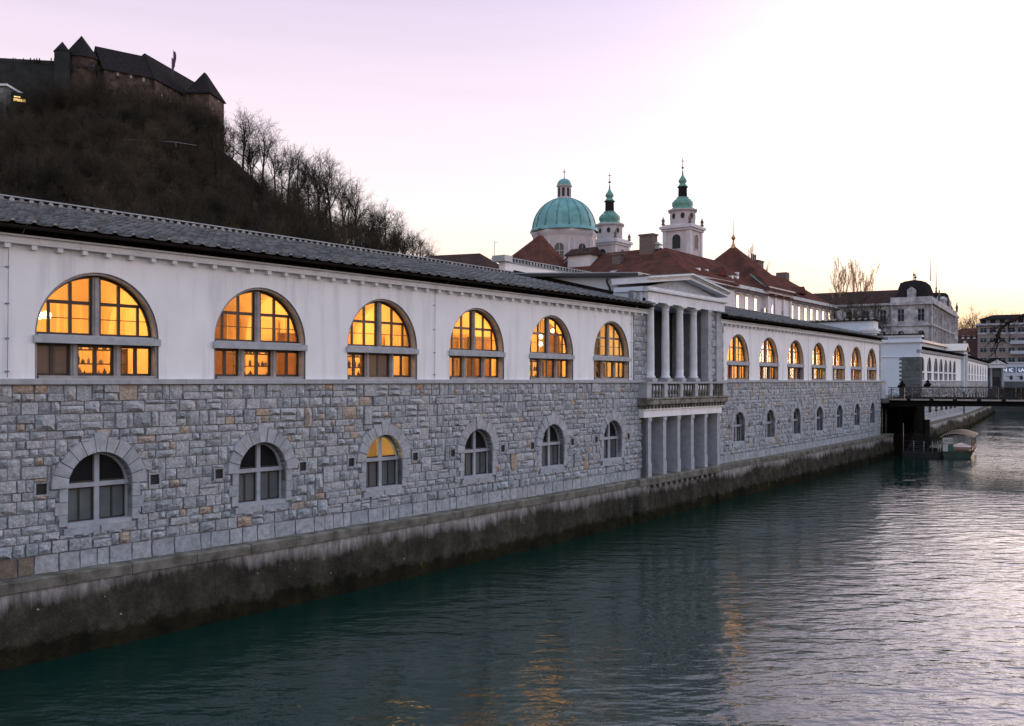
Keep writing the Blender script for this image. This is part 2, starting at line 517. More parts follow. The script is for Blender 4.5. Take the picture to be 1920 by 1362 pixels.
def fmat(s, n, z, pitch=0.):
    """frame: x along the front, y inwards and up the pitch, z off the surface"""
    x, y, t = pt(s)
    ex = Vector((math.sin(t), math.cos(t), 0))
    ei = Vector((-math.cos(t), math.sin(t), 0))
    ey = ei * math.cos(pitch) + Vector((0, 0, math.sin(pitch)))
    ez = ex.cross(ey)
    if ez.z < 0: ez = -ez
    m = Matrix((ex, ey, ez)).transposed().to_4x4()
    m.translation = F(s, n, z)
    return m
def inv(px, n):
    lo, hi = -12., 122.
    for _ in range(50):
        mid = (lo + hi) / 2
        p = F(mid, n, 0)
        if CXP + FPX * p.x / p.y < px: lo = mid
        else: hi = mid
    return lo
def straight(P, Q):
    """frame of a straight front from P to Q (world xy), outward on the right-hand side"""
    P = Vector((P[0], P[1], 0)); Q = Vector((Q[0], Q[1], 0))
    t = (Q - P).normalized(); nn = Vector((t.y, -t.x, 0))
    def G(s, n, z):
        v = P + t * s + nn * n
        return Vector((v.x, v.y, CZ + z))
    G.length = (Q - P).length
    return G

# ------------------------------------------------------------ river, land, hill
def water_mat():
    m, nt, b = nodes('river water')
    b.inputs['Base Color'].default_value = (.002, .023, .018, 1)
    b.inputs['Roughness'].default_value = .015
    b.inputs['IOR'].default_value = 1.56
    n1 = noise(nt, 1.0, 2, .5, stretch=(.7, 1.3, 1))
    n2 = noise(nt, 3.4, 3, .55, stretch=(.7, 1.3, 1))
    n3 = noise(nt, .12, 2, .5)
    x = nt.nodes.new('ShaderNodeMath'); x.operation = 'MULTIPLY_ADD'; x.inputs[1].default_value = .26
    nt.links.new(n2, x.inputs[0]); nt.links.new(n1, x.inputs[2])
    y = nt.nodes.new('ShaderNodeMapRange'); y.inputs['To Min'].default_value = .45; y.inputs['To Max'].default_value = 1.15
    y.inputs['From Min'].default_value = .35; y.inputs['From Max'].default_value = .65
    nt.links.new(n3, y.inputs['Value'])
    bp = bump(nt, b, x.outputs[0], .5, .095)
    nt.links.new(y.outputs[0], bp.inputs['Strength'])
    return m
wm = MB()
wm.face([(-900, -300, 0), (1500, -300, 0), (1500, 2600, 0), (-900, 2600, 0)])
wm.build('river', water_mat(), kind='structure', origin=(0, 0, 0))

M['paving'] = mat('street paving', (.17, .165, .16), (.12, .12, .12), 1, .9, .3, 10)
GZ = -1.8            # street level, relative to the eye
land = MB()
edge = [F(s, -.6, GZ) for s in np.arange(-55, 84.5, 6)]
E3a, E3b = Vector((51.3, 121.0, CZ + GZ)), Vector((74.2, 158.0, CZ + GZ))
E4b = Vector((109.5, 221.0, CZ + GZ))
edge += [F(88, -.6, GZ), E3a + Vector((-.8, .5, 0)), E3b + Vector((-.8, .5, 0)), E4b + Vector((-.8, .5, 0)), Vector((117, 236, CZ + GZ))]
poly = edge + [Vector((20, 300, CZ + GZ)), Vector((-300, 900, CZ + GZ)), Vector((-900, 900, CZ + GZ)), Vector((-900, -60, CZ + GZ))]
land.face(poly)
land.build('ground', M['paving'], kind='structure', origin=(0, 0, CZ + GZ))
lb = MB()
far = [Vector((118, 252, CZ + GZ)), Vector((-100, 420, CZ + GZ)), Vector((-280, 900, CZ + GZ)), Vector((-280, 2500, CZ + GZ)), Vector((1400, 2500, CZ + GZ)), Vector((1400, 120, CZ + GZ)), Vector((190, 120, CZ + GZ))]
lb.face(far)
lb.build('ground', M['paving'], kind='structure', origin=(300, 900, CZ + GZ))

# ------------------------------------------------------------ quay wall along the water
def quay_mat():
    m, nt, b = nodes('stained quay concrete')
    g = nt.nodes.new('ShaderNodeNewGeometry')
    sx = nt.nodes.new('ShaderNodeSeparateXYZ'); nt.links.new(g.outputs['Position'], sx.inputs[0])
    # vertical run-off streaks: noise that changes along the wall and hardly with height
    st = noise(nt, 1.0, 7, .68, stretch=(2.2, 2.2, .16))
    st2 = noise(nt, .16, 3, .5, stretch=(1, 1, .4))
    h = nt.nodes.new('ShaderNodeMath'); h.operation = 'MULTIPLY_ADD'; h.inputs[1].default_value = 1.15
    nt.links.new(st, h.inputs[0]); nt.links.new(sx.outputs['Z'], h.inputs[2])
    h2 = nt.nodes.new('ShaderNodeMath'); h2.operation = 'MULTIPLY_ADD'; h2.inputs[1].default_value = 1.7
    nt.links.new(st2, h2.inputs[0]); nt.links.new(h.outputs[0], h2.inputs[2])
    f = nt.nodes.new('ShaderNodeMapRange')
    f.inputs['From Min'].default_value = 2.92; f.inputs['From Max'].default_value = 3.34
    nt.links.new(h2.outputs[0], f.inputs['Value'])
    dark = ramp(nt, [(.28, (.016, .016, .014)), (.5, (.048, .045, .036)), (.64, (.085, .077, .058)), (.8, (.125, .112, .085))], noise(nt, .9, 9, .72))
    lite = ramp(nt, [(.30, (.12, .115, .11)), (.5, (.28, .27, .265)), (.68, (.42, .41, .40))], noise(nt, 2.6, 8, .68, stretch=(1.6, 1.6, .35)))
    c = mixc(nt, f.outputs[0], dark, lite)
    sk = noise(nt, 6.5, 2, .5)      # scattered pale specks
    skf = nt.nodes.new('ShaderNodeMapRange'); skf.inputs['From Min'].default_value = .735; skf.inputs['From Max'].default_value = .76
    nt.links.new(sk, skf.inputs['Value'])
    c = mixc(nt, skf.outputs[0], c, (.34, .33, .31))
    # algae at the waterline
    ag = nt.nodes.new('ShaderNodeMath'); ag.operation = 'MULTIPLY_ADD'; ag.inputs[1].default_value = -1.1
    nt.links.new(noise(nt, 1.6, 6, .65), ag.inputs[0]); nt.links.new(sx.outputs['Z'], ag.inputs[2])
    af = nt.nodes.new('ShaderNodeMapRange'); af.inputs['From Min'].default_value = .12; af.inputs['From Max'].default_value = -.08
    nt.links.new(ag.outputs[0], af.inputs['Value'])
    c = mixc(nt, af.outputs[0], c, ramp(nt, [(.4, (.012, .012, .009)), (.62, (.028, .026, .014)), (.72, (.07, .075, .02))], noise(nt, .9, 6, .7)))
    nt.links.new(c, b.inputs['Base Color'])
    b.inputs['Roughness'].default_value = .85; b.inputs['Specular IOR Level'].default_value = 0.
    bump(nt, b, noise(nt, 5, 9, .7), .9, .08)
    return m
M['quay'] = quay_mat()

QS0, QS1 = -40., 87.5
LZ = -5.39
q = thing('quay_wall', F(20, .4, -CZ), 'stained concrete quay wall rising from the river under the market', 'quay wall')
prof = [(.62, -8.6), (.40, LZ - .30), (-.6, LZ - .30), (-.6, -8.6)]
SL, SR = inv(1201, .66), inv(1356, .66)
for a, b_ in ((QS0, SL), (SR, QS1)):
    mb = MB()
    # panels with open joints every few metres
    js = np.arange(a, b_, 8.7)
    for i, j in enumerate(js):
        e_ = min(j + 8.7, b_)
        mb.strip(F, prof, j + .006, e_ - .006, 2.2)
    mb.strip(F, [(.55, -8.6), (.33, LZ - .31), (-.5, LZ - .31), (-.5, -8.6)], a, b_, 3)
    mb.build('wall_face', M['quay'], q)
    # coping blocks, slightly uneven
    blocks = []
    j = a
    while j < b_:
        L = rnd.uniform(1.5, 2.3); e_ = min(j + L, b_)
        k = MB(); d = rnd.uniform(-.012, .012); o_ = rnd.uniform(-.015, .015)
        k.strip(F, [(.46 + o_, LZ - .32), (.47 + o_, LZ - .05 + d), (.44 + o_, LZ + d - .01), (-.55, LZ + d), (-.55, LZ - .32)], j + .008, e_ - .008, 3)
        k.build('coping_stone', M['ledge'], q)
        j = e_
mb = MB()      # wall under the portico, set forward between two splayed buttresses
mb.strip(F, [(.66, -8.6), (.47, LZ - .55), (-.6, LZ - .55), (-.6, -8.6)], SL + .9, SR - .6, 2.2)
mb.build('wall_face', M['quay'], q, label='pale patched quay wall below the columned portico')
for sa, sg in ((SL + .4, 1), (SR - .1, -1)):
    mb = MB()
    k = 8
    rows = []
    for i in range(k + 1):
        t = i / k
        z = -8.6 + t * (8.6 + LZ - .34)
        wob = 1.0 + .35 * (1 - t) ** 2
        rows.append((z, .50 * (1 - t * .35) + .05, wob))
    for i in range(k):
        z0, n0, w0 = rows[i]; z1, n1, w1 = rows[i + 1]
        A = [F(sa - w0, .3, z0), F(sa - w0 * .55, n0 + .2, z0), F(sa + w0 * .55, n0 + .2, z0), F(sa + w0, .3, z0)]
        B = [F(sa - w1, .3, z1), F(sa - w1 * .55, n1 + .2, z1), F(sa + w1 * .55, n1 + .2, z1), F(sa + w1, .3, z1)]
        for c in range(3):
            mb.face([A[c], A[c + 1], B[c + 1], B[c]], 0, True)
    mb.face([F(sa - 1., .3, LZ - .34), F(sa - .55, .55, LZ - .34), F(sa + .55, .55, LZ - .34), F(sa + 1., .3, LZ - .34)])
    M.setdefault('algae', mat('green algae on concrete', (.085, .082, .05), (.04, .043, .028), .9, .9, .5, 10, .04, 7, stretch=(1.5, 1.5, .3)))
    mb.build('buttress', M['quay'], q)
j = SL
while j < SR:      # ledge blocks below the portico
    e_ = min(j + 1.86, SR)
    k = MB(); d = rnd.uniform(-.01, .01)
    k.strip(F, [(.64, LZ - .36), (.66, LZ - .02 + d), (.60, LZ + .02 + d), (-.55, LZ + .02 + d), (-.55, LZ - .36)], j + .008, e_ - .008, 3)
    k.build('coping_stone', M['ledge'], q)
    j = e_
for i in range(14):
    s_ = SL + 1.1 + i * (SR - SL - 1.9) / 13
    k = MB(); k.box(F, s_ - .16, s_ + .16, .35, .6, LZ - .57, LZ - .36)
    k.build('corbel', M['balc'], q)

# ------------------------------------------------------------ market halls
ZC0, ZC1 = 3.76, 4.0                # cornice
ZT, ZB = .07, -.09                  # string course
WR, WSP = 1.88, 1.30                # arch radius and springing of the large windows
LR, LSP, LBOT = .98, -3.06, -4.15   # small arched windows in the stone storey

def arch(sc, r_, zs, k=20, a0=math.pi, a1=0.):
    return [(sc + r_ * math.cos(a0 + (a1 - a0) * i / k), zs + r_ * math.sin(a0 + (a1 - a0) * i / k)) for i in range(k + 1)]

def arched_panel(mb, G, sa, sb, zb, zt, sc, r_, zo, zs, nf, depth, k=20, m=0, mrev=0):
    mb.face([G(sa, nf, zb), G(sc - r_, nf, zb), G(sc - r_, nf, zt), G(sa, nf, zt)], m)
    mb.face([G(sc + r_, nf, zb), G(sb, nf, zb), G(sb, nf, zt), G(sc + r_, nf, zt)], m)
    if zo > zb + .001:
        mb.face([G(sc - r_, nf, zb), G(sc + r_, nf, zb), G(sc + r_, nf, zo), G(sc - r_, nf, zo)], m)
    A = arch(sc, r_, zs, k)
    for (a, z), (a2, z2) in zip(A[:-1], A[1:]):
        mb.face([G(a, nf, z), G(a2, nf, z2), G(a2, nf, zt), G(a, nf, zt)], m)
    loop = [(sc - r_, zo)] + A + [(sc + r_, zo)]
    for (a, z), (a2, z2) in zip(loop, loop[1:] + loop[:1]):
        mb.face([G(a, nf, z), G(a, nf - depth, z), G(a2, nf - depth, z2), G(a2, nf, z2)], mrev)

def clip_cell(u0, u1, v0, v1, ri):
    """rectangle cut by the circle of radius ri about the springing centre"""
    if v0 >= ri: return None
    lim = math.sqrt(max(ri * ri - max(v0, 0) ** 2, 0))
    a, b_ = max(u0, -lim), min(u1, lim)
    if b_ - a < .02: return None
    top = []
    for i in range(9):
        u = b_ + (a - b_) * i / 8
        top.append((u, min(v1, math.sqrt(max(ri * ri - u * u, 0)))))
    if max(t[1] for t in top) - v0 < .02: return None
    return [(a, v0), (b_, v0)] + [t for t in top if t[1] > v0 + 1e-4]

def big_window(bld, G, sc, dim=()):
    """large arched window: stone lining, mullions and transom; timber frame; panes"""
    w = MB()
    # lining ring (slightly behind the plaster face)
    A = arch(sc, WR - .005, WSP, 24); B = arch(sc, WR - .075, WSP, 24)
    for i in range(24):
        w.prism(G, [A[i], A[i + 1], B[i + 1], B[i]], -.42, -.06)
    for sg in (-1, 1):
        x0, x1 = sorted((sc + sg * (WR - .005), sc + sg * (WR - .085)))
        w.box(G, x0, x1, -.42, -.06, ZT, WSP - .23)
        w.box(G, sc + sg * .66 - .10, sc + sg * .66 + .10, -.36, -.22, ZT + .08, WSP - .22)     # lower mullions
        w.box(G, sc + sg * .66 - .04, sc + sg * .66 + .04, -.22, -.19, ZT + .08, WSP - .22)
    w.box(G, sc - WR + .125, sc + WR - .125, -.42, -.01, ZT + .003, ZT + .09)             # sill
    w.box(G, sc - .10, sc + .10, -.40, -.23, WSP - .002, WSP + WR - .12)                   # main mullion
    w.box(G, sc - .045, sc + .045, -.23, -.20, WSP, WSP + WR - .125)
    o = w.build('window', M['reveal'], bld)
    t = MB(); t.box(G, sc - WR - .05, sc + WR + .05, -.42, .05, WSP - .22, WSP - .01)
    t.box(G, sc - WR + .12, sc + WR - .12, -.40, -.06, WSP - .012, WSP + .03)
    t.build('transom', M['trim'], o)
    # timber frame
    f = MB(); ri = WR - .155; n0, n1 = -.35, -.30
    A = arch(sc, WR - .075, WSP, 24); B = arch(sc, ri, WSP, 24)
    for i in range(24): f.prism(G, [A[i], A[i + 1], B[i + 1], B[i]], n0, n1)
    V1 = .98
    for sg in (-1, 1):
        a, b_ = sorted((sc + sg * .10, sc + sg * ri))
        f.box(G, a, b_, n0 - .002, n1 + .002, WSP + .03, WSP + .10)               # bottom rail
        a, b_ = sorted((sc + sg * .10, sc + sg * .18)); f.box(G, a, b_, n0, n1 + .004, WSP + .03, WSP + ri * .99)
        L = math.sqrt(ri * ri - V1 * V1); a, b_ = sorted((sc + sg * .10, sc + sg * L)); f.box(G, a, b_, n0 - .004, n1 + .006, WSP + V1 - .05, WSP + V1 + .05)
        for u, hw, full in ((.74, .05, True), (1.36, .04, False)):
            top = math.sqrt(ri * ri - u * u) if full else min(V1, math.sqrt(ri * ri - u * u))
            f.box(G, sc + sg * u - hw, sc + sg * u + hw, n0 - .006, n1 + .002, WSP + .03, WSP + top)
        L = math.sqrt(ri * ri - .52 ** 2); a, b_ = sorted((sc + sg * .18, sc + sg * L)); f.box(G, a, b_, n0 + .02, n1 - .01, WSP + .51, WSP + .535)
    # lower row frames: three lights, each with a middle post
    lows = [(-WR + .085, -.76), (-.56, .56), (.76, WR - .085)]
    zb, zt = ZT + .09, WSP - .22
    for a, b_ in lows:
        f.box(G, sc + a, sc + b_, n0, n1, zt - .09, zt); f.box(G, sc + a, sc + b_, n0, n1, zb, zb + .07)
        f.box(G, sc + a, sc + a + .07, n0 - .003, n1 + .003, zb, zt); f.box(G, sc + b_ - .07, sc + b_, n0 - .003, n1 + .003, zb, zt)
        mm = (a + b_) / 2; f.box(G, sc + mm - .055, sc + mm + .055, n0 - .005, n1 + .005, zb, zt)
    f.build('frame', M['wood'], o)
    # panes
    cells = []
    for sg in (-1, 1):
        for u0, u1 in ((.17, .74), (.74, 1.36), (1.36, ri)):
            for v0, v1 in ((.07, .52), (.52, V1)):
                cells.append((sg, u0, u1, v0, v1))
        for u0, u1 in ((.17, .74), (.74, ri)): cells.append((sg, u0, u1, V1, ri))
    for sg, u0, u1, v0, v1 in cells:
        P = clip_cell(u0, u1, v0, v1, ri + .02)
        if not P: continue
        g = MB(); g.prism(G, [(sc + sg * u, WSP + v) for u, v in P], -.325, -.317); g.build('pane', M['glass'], o)
    for li, (a, b_) in enumerate(lows):
        mm = (a + b_) / 2
        for lj, (c, d) in enumerate(((a + .05, mm - .05), (mm + .05, b_ - .05))):
            g = MB(); g.box(G, sc + c, sc + d, -.325, -.317, zb + .05, zt - .06); g.build('pane', M['glassblind' if li * 2 + lj in dim else 'glass'], o)
    return o

def small_window(bld, G, sc, lit=False):
    """arched window with a stone cross in the rubble storey"""
    w = MB(); d0, d1 = -.34, -.22
    A = arch(sc, LR + .01, LSP, 16); B = arch(sc, LR - .07, LSP, 16)
    for i in range(16): w.prism(G, [A[i], A[i + 1], B[i + 1], B[i]], d0, d1)
    for sg in (-1, 1):
        a, b_ = sorted((sc + sg * (LR + .01), sc + sg * (LR - .07))); w.box(G, a, b_, d0, d1, LBOT + .0, LSP)
    w.box(G, sc - .075, sc + .075, d0 - .004, d1 + .03, LBOT, LSP + LR - .05)
    w.box(G, sc - LR, sc + LR, d0 - .008, d1 + .05, LSP - .03, LSP + .10)
    w.box(G, sc - LR, sc + LR, d0, d1 + .25, LBOT - .06, LBOT + .07)
    o = w.build('window', M['trim'], bld)
    f = MB()
    for sg in (-1, 1):
        a, b_ = sorted((sc + sg * .075, sc + sg * (LR - .06)))
        f.box(G, a, b_, -.32, -.27, LBOT + .07, LBOT + .12); f.box(G, a, b_, -.32, -.27, LSP - .08, LSP - .03)
        f.box(G, a, a + .05, -.322, -.268, LBOT + .07, LSP - .03); f.box(G, b_ - .05, b_, -.322, -.268, LBOT + .07, LSP - .03)
        m_ = (a + b_) / 2; f.box(G, m_ - .025, m_ + .025, -.318, -.265, LBOT + .07, LSP - .03)
        f.box(G, a, b_, -.32, -.27, LSP + .10, LSP + .15)
    f.build('frame', M['wood'], o)
    for sg in (-1, 1):
        g = MB(); a, b_ = sorted((sc + sg * .07, sc + sg * (LR - .05))); g.box(G, a, b_, -.30, -.292, LBOT + .06, LSP - .03); g.build('pane', M['glassgrey'], o)
        P = clip_cell(.07, LR - .05, .09, 2, LR - .05)
        g = MB(); g.prism(G, [(sc + sg * u, LSP + v) for u, v in P], -.30, -.292)
        g.build('pane', M['glass' if lit else 'glassdark'], o)
    return o

# rubble stones: eight rock-faced shapes, one cell wide, scaled to fit
def stone_template(r_, flat=False):
    mb = MB()
    k = 4
    g = [[None] * k for _ in range(k)]
    for i in range(k):
        for j in range(k):
            u, v = i / (k - 1), j / (k - 1)
            edge_ = i in (0, k - 1) or j in (0, k - 1)
            ju = 0 if edge_ and i in (0, k - 1) else r_.uniform(-.07, .07)
            jv = 0 if edge_ and j in (0, k - 1) else r_.uniform(-.07, .07)
            cu = (r_.uniform(0, .045) if i == 0 else -r_.uniform(0, .045) if i == k - 1 else 0)
            cv = (r_.uniform(0, .045) if j == 0 else -r_.uniform(0, .045) if j == k - 1 else 0)
            dpt = (r_.uniform(.10, .35) if edge_ else r_.uniform(.62, 1.0)) if not flat else (r_.uniform(.5, .6) if edge_ else r_.uniform(.6, .72))
            g[i][j] = (u - .5 + ju + cu, v - .5 + jv + cv, dpt)
    b = len(mb.v)
    for i in range(k):
        for j in range(k): mb.v.append(g[i][j])
    for i in range(k - 1):
        for j in range(k - 1):
            mb.f.append((i * k + j, (i + 1) * k + j, (i + 1) * k + j + 1, i * k + j + 1)); mb.m.append(0); mb.sm.append(False)
    ring = [(i, 0) for i in range(k)] + [(k - 1, j) for j in range(1, k)] + [(i, k - 1) for i in range(k - 2, -1, -1)] + [(0, j) for j in range(k - 2, 0, -1)]
    b2 = len(mb.v)
    for i, j in ring:
        x, y, z = g[i][j]; mb.v.append((x * 1.0, y * 1.0, -.6))
    L = len(ring)
    for q_ in range(L):
        i, j = ring[q_]; i2, j2 = ring[(q_ + 1) % L]
        mb.f.append((i * k + j, b2 + q_, b2 + (q_ + 1) % L, i2 * k + j2)); mb.m.append(0); mb.sm.append(False)
    return mb
_sr = random.Random(11)
ST = [template(stone_template(_sr), [M['stone']]) for _ in range(9)] + [template(stone_template(_sr, True), [M['stone']]) for _ in range(4)]
AT = [template(stone_template(_sr, True), [M['ashlar']]) for _ in range(4)]
BT = [template(stone_template(_sr, True), [M['brownstone']]) for _ in range(3)]

def smat(G, sc, zc, w, h, d, n=0.):
    """frame for a stone: x along, y up, z outwards"""
    p = G(sc, n, zc); a = G(sc + .05, n, zc); o = G(sc, n + 1, zc)
    ex = (a - p).normalized(); ez = (o - p).normalized(); ey = Vector((0, 0, 1))
    m = Matrix((ex * w, ey * h, ez * d)).transposed().to_4x4()
    m.translation = p
    return m

def rubble(G, s0, s1, z0, z1, blocked, seed, jx=.018, cell=.118):
    r_ = random.Random(seed)
    nx, nz = int((s1 - s0) / cell), int((z1 - z0) / cell)
    cx, cz = (s1 - s0) / nx, (z1 - z0) / nz
    occ = np.zeros((nx, nz), bool)
    for i in range(nx):
        for j in range(nz):
            if blocked(s0 + (i + .5) * cx, z0 + (j + .5) * cz): occ[i, j] = True
    inst = []
    rows = []; j = 0
    while j < nz:
        h = r_.choice((2, 3, 3, 3, 2, 3, 4))
        if nz - j - h < 2: h = nz - j
        rows.append((j, h)); j += h
    def put(i, j, w, h):
        occ[i:i + w, j:j + h] = True
        d = r_.uniform(.055, .145) if r_.random() < .78 else r_.uniform(.03, .05)
        if w * h > 14: d *= 1.2
        inst.append((r_.randrange(13), smat(G, s0 + (i + w / 2) * cx, z0 + (j + h / 2) * cz, w * cx - jx, h * cz - jx, d)))
    below = set()
    for q_, (j, h) in enumerate(rows):
        nxt = rows[q_ + 1][1] if q_ + 1 < len(rows) else 0
        cuts = set()
        i = 0
        while i < nx:
            free = [not occ[i, j + t] for t in range(h)]
            if not all(free):
                # ragged cells along an opening: fill what is left in thin pieces
                w = 1
                while w < 4 and i + w < nx and [not occ[i + w, j + t] for t in range(h)] == free: w += 1
                t = 0
                while t < h:
                    if free[t]:
                        t2 = t
                        while t2 < h and free[t2]: t2 += 1
                        put(i, j + t, w, t2 - t); t = t2
                    t += 1
                i += w; continue
            run = 1
            while run < 9 and i + run < nx and not occ[i + run, j:j + h].any(): run += 1
            ws = [w for w in (2, 3, 3, 4, 4, 5, 6) if w == run or run - w >= 2] or [run]
            good = [w for w in ws if i + w not in below] or ws
            w = r_.choice(good)
            x = r_.random()
            if nxt and x < .11 and w <= 5 and h + nxt <= 6 and not occ[i:i + w, j + h:j + h + nxt].any(): put(i, j, w, h + nxt)
            elif h >= 4 and x < .35 and w >= 3: put(i, j, w, h // 2); put(i, j + h // 2, w, h - h // 2)
            elif h == 3 and x < .22 and w >= 4: put(i, j, w, 2); put(i, j + 2, w, 1)
            elif h >= 4 and w >= 4 and x < .7: put(i, j, w // 2, 2); put(i + w // 2, j, w - w // 2, 2); put(i, j + 2, w, h - 2)
            else: put(i, j, w, h)
            i += w; cuts.add(i)
        below = cuts
    return inst

def voussoirs(bld, G, sc, k=11):
    r0, r1 = LR + .0, LR + .46
    for i in range(k):
        a0, a1 = math.pi * i / k + .004, math.pi * (i + 1) / k - .004
        ro = r1 + (.12 if i == k // 2 else rnd.uniform(-.03, .03))
        P = [(sc + r0 * math.cos(a), LSP + r0 * math.sin(a)) for a in (a0, (a0 + a1) / 2, a1)] + [(sc + ro * math.cos(a), LSP + ro * math.sin(a)) for a in (a1, (a0 + a1) / 2, a0)]
        d = .085 + rnd.uniform(-.012, .03)
        mb = MB()
        # bevelled block: rim at the joint, raised face inset a little
        cxs = sum(p[0] for p in P) / 6; czs = sum(p[1] for p in P) / 6
        In = [(cxs + (p[0] - cxs) * .95, czs + (p[1] - czs) * .95) for p in P]
        b = len(mb.v)
        for p in P: mb.v.append(tuple(G(p[0], -.36, p[1])))
        for p in P: mb.v.append(tuple(G(p[0], d * .55, p[1])))
        for p in In: mb.v.append(tuple(G(p[0], d + rnd.uniform(-.012, .012), p[1])))
        for lv in (0, 6):
            for q_ in range(6):
                mb.f.append((b + lv + q_, b + lv + (q_ + 1) % 6, b + lv + 6 + (q_ + 1) % 6, b + lv + 6 + q_)); mb.m.append(0); mb.sm.append(False)
        mb.f.append(tuple(b + 12 + q_ for q_ in range(6))); mb.m.append(0); mb.sm.append(False)
        mb.build('arch_stone', M['vouss'], bld)
    for sg in (-1, 1):       # jamb stones, long and short, and lintels over the slots
        z = LBOT
        hs = [.34, .36, .39]
        for i, h in enumerate(hs):
            w = .36 if i % 2 else .24
            a, b_ = sorted((sc + sg * LR, sc + sg * (LR + w)))
            mb = MB(); mb.box(G, a, b_, -.36, .05 + .012 * i, z + .006, z + h - .006); mb.build('jamb_stone', M['vouss'], bld)
            z += h
    mb = MB(); mb.box(G, sc - LR - .1, sc - .02, -.36, .05, LBOT - .26, LBOT - .065); mb.build('sill_stone', M['vouss'], bld)
    mb = MB(); mb.box(G, sc + .02, sc + LR + .1, -.36, .055, LBOT - .26, LBOT - .065); mb.build('sill_stone', M['vouss'], bld)

# roof tiles
def cover_tile(end):
    mb = MB(); L = .46; k = 6
    ra, rb = .085, .072
    for (r_, y, zz) in ((ra, 0, .035), (rb, L, .0)):
        for i in range(k + 1):
            t = math.pi * i / k
            mb.v.append((r_ * math.cos(t), y, zz + r_ * math.sin(t)))
    for i in range(k):
        mb.f.append((i, i + 1, k + 1 + i + 1, k + 1 + i)); mb.m.append(0); mb.sm.append(True)
    for i in range(k + 1):
        t = math.pi * i / k
        mb.v.append(((ra - .022) * math.cos(t), 0, .035 + (ra - .022) * math.sin(t)))
    b = 2 * (k + 1)
    for i in range(k):
        mb.f.append((i, b + i, b + i + 1, i + 1)); mb.m.append(0); mb.sm.append(False)
    mb.f.append(tuple(b + i for i in range(k + 1))); mb.m.append(1 if end else 0); mb.sm.append(False)
    return mb
def pan_tile(w):
    mb = MB(); L = .46; t = .03
    pr = [(-w / 2, .05), (-w / 2 + .05, .012), (0, 0), (w / 2 - .05, .012), (w / 2, .05)]
    for y, zz in ((0, .034), (L, 0.)):
        for x, z in pr: mb.v.append((x, y, z + zz))
        for x, z in pr: mb.v.append((x, y, z + zz - t))
    for i in range(4):
        mb.f.append((i, i + 1, 10 + i + 1, 10 + i)); mb.m.append(0); mb.sm.append(False)
        mb.f.append((i, 5 + i, 5 + i + 1, i + 1)); mb.m.append(0); mb.sm.append(False)
    return mb

def tiled_roof(bld, s0, s1, ne, ze, nr, zr, seed, npart, pitch_w=.5724):
    L = math.hypot(ne - nr, zr - ze); pit = math.atan2(zr - ze, ne - nr)
    ncol = int(round((s1 - s0) / pitch_w)); w = (s1 - s0) / ncol
    nco = int(round(L / .41)); c = L / nco
    r_ = random.Random(seed)
    T = [template(cover_tile(False), [M['tile'], M['tileend']]), template(cover_tile(True), [M['tile'], M['tileend']]), template(pan_tile(w - .10), [M['tile']])]
    cov, pan = [], []
    for i in range(ncol + 1):
        for j in range(nco):
            t = j / nco
            n, z = ne + (nr - ne) * t, ze + (zr - ze) * t
            m = fmat(s0 + i * w + r_.uniform(-.01, .01), n, z + .03, pit)
            m = m @ Matrix.Rotation(r_.uniform(-.02, .02), 4, 'Z') @ Matrix.Translation((0, r_.uniform(-.015, .015), r_.uniform(-.006, .006)))
            cov.append((1 if j == 0 else 0, m))
            if i < ncol:
                m = fmat(s0 + (i + .5) * w + r_.uniform(-.008, .008), n, z, pit)
                m = m @ Matrix.Rotation(r_.uniform(-.012, .012), 4, 'Z') @ Matrix.Translation((0, r_.uniform(-.012, .012), r_.uniform(-.005, .005)))
                pan.append((2, m))
    und = MB()
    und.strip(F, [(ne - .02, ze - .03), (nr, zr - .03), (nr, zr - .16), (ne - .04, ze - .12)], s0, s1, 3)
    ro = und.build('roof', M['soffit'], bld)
    scatter('cover_tile', T, cov, ro, npart)
    scatter('pan_tile', T, pan, ro, npart)
    return ro

def ridge_row(bld, s0, s1, n, z, step=.285, npart=300):
    """row of round tile ends under a thin coping along the ridge"""
    mb = MB(); k = 8
    for i in range(k):
        t = 2 * math.pi * i / k; mb.v.append((.098 * math.cos(t), -.05, .098 * math.sin(t)))
    for i in range(k):
        t = 2 * math.pi * i / k; mb.v.append((.108 * math.cos(t), .45, .108 * math.sin(t)))
    mb.f.append(tuple(range(k))); mb.m.append(0); mb.sm.append(False)
    for i in range(k):
        mb.f.append((i, (i + 1) % k, k + (i + 1) % k, k + i)); mb.m.append(0); mb.sm.append(True)
    T = [template(mb, [M['ridge']])]
    inst = []
    s_ = s0
    while s_ < s1:
        inst.append((0, fmat(s_, n, z, 0.) @ Matrix.Rotation(rnd.uniform(-.04, .04), 4, 'Z') @ Matrix.Translation((0, rnd.uniform(-.02, .02), rnd.uniform(-.006, .006)))))
        s_ += step
    c = MB(); c.strip(F, [(n + .06, z + .10), (n + .06, z + .145), (n - .5, z + .16), (n - .5, z + .09)], s0 - .1, s1, 3)
    c.strip(F, [(n - .05, z - .16), (n - .05, z + .02), (n - .4, z + .02), (n - .4, z - .16)], s0 - .1, s1, 3)
    o = c.build('ridge_coping', M['trim'], bld)
    scatter('ridge_tile', T, inst, o, npart)

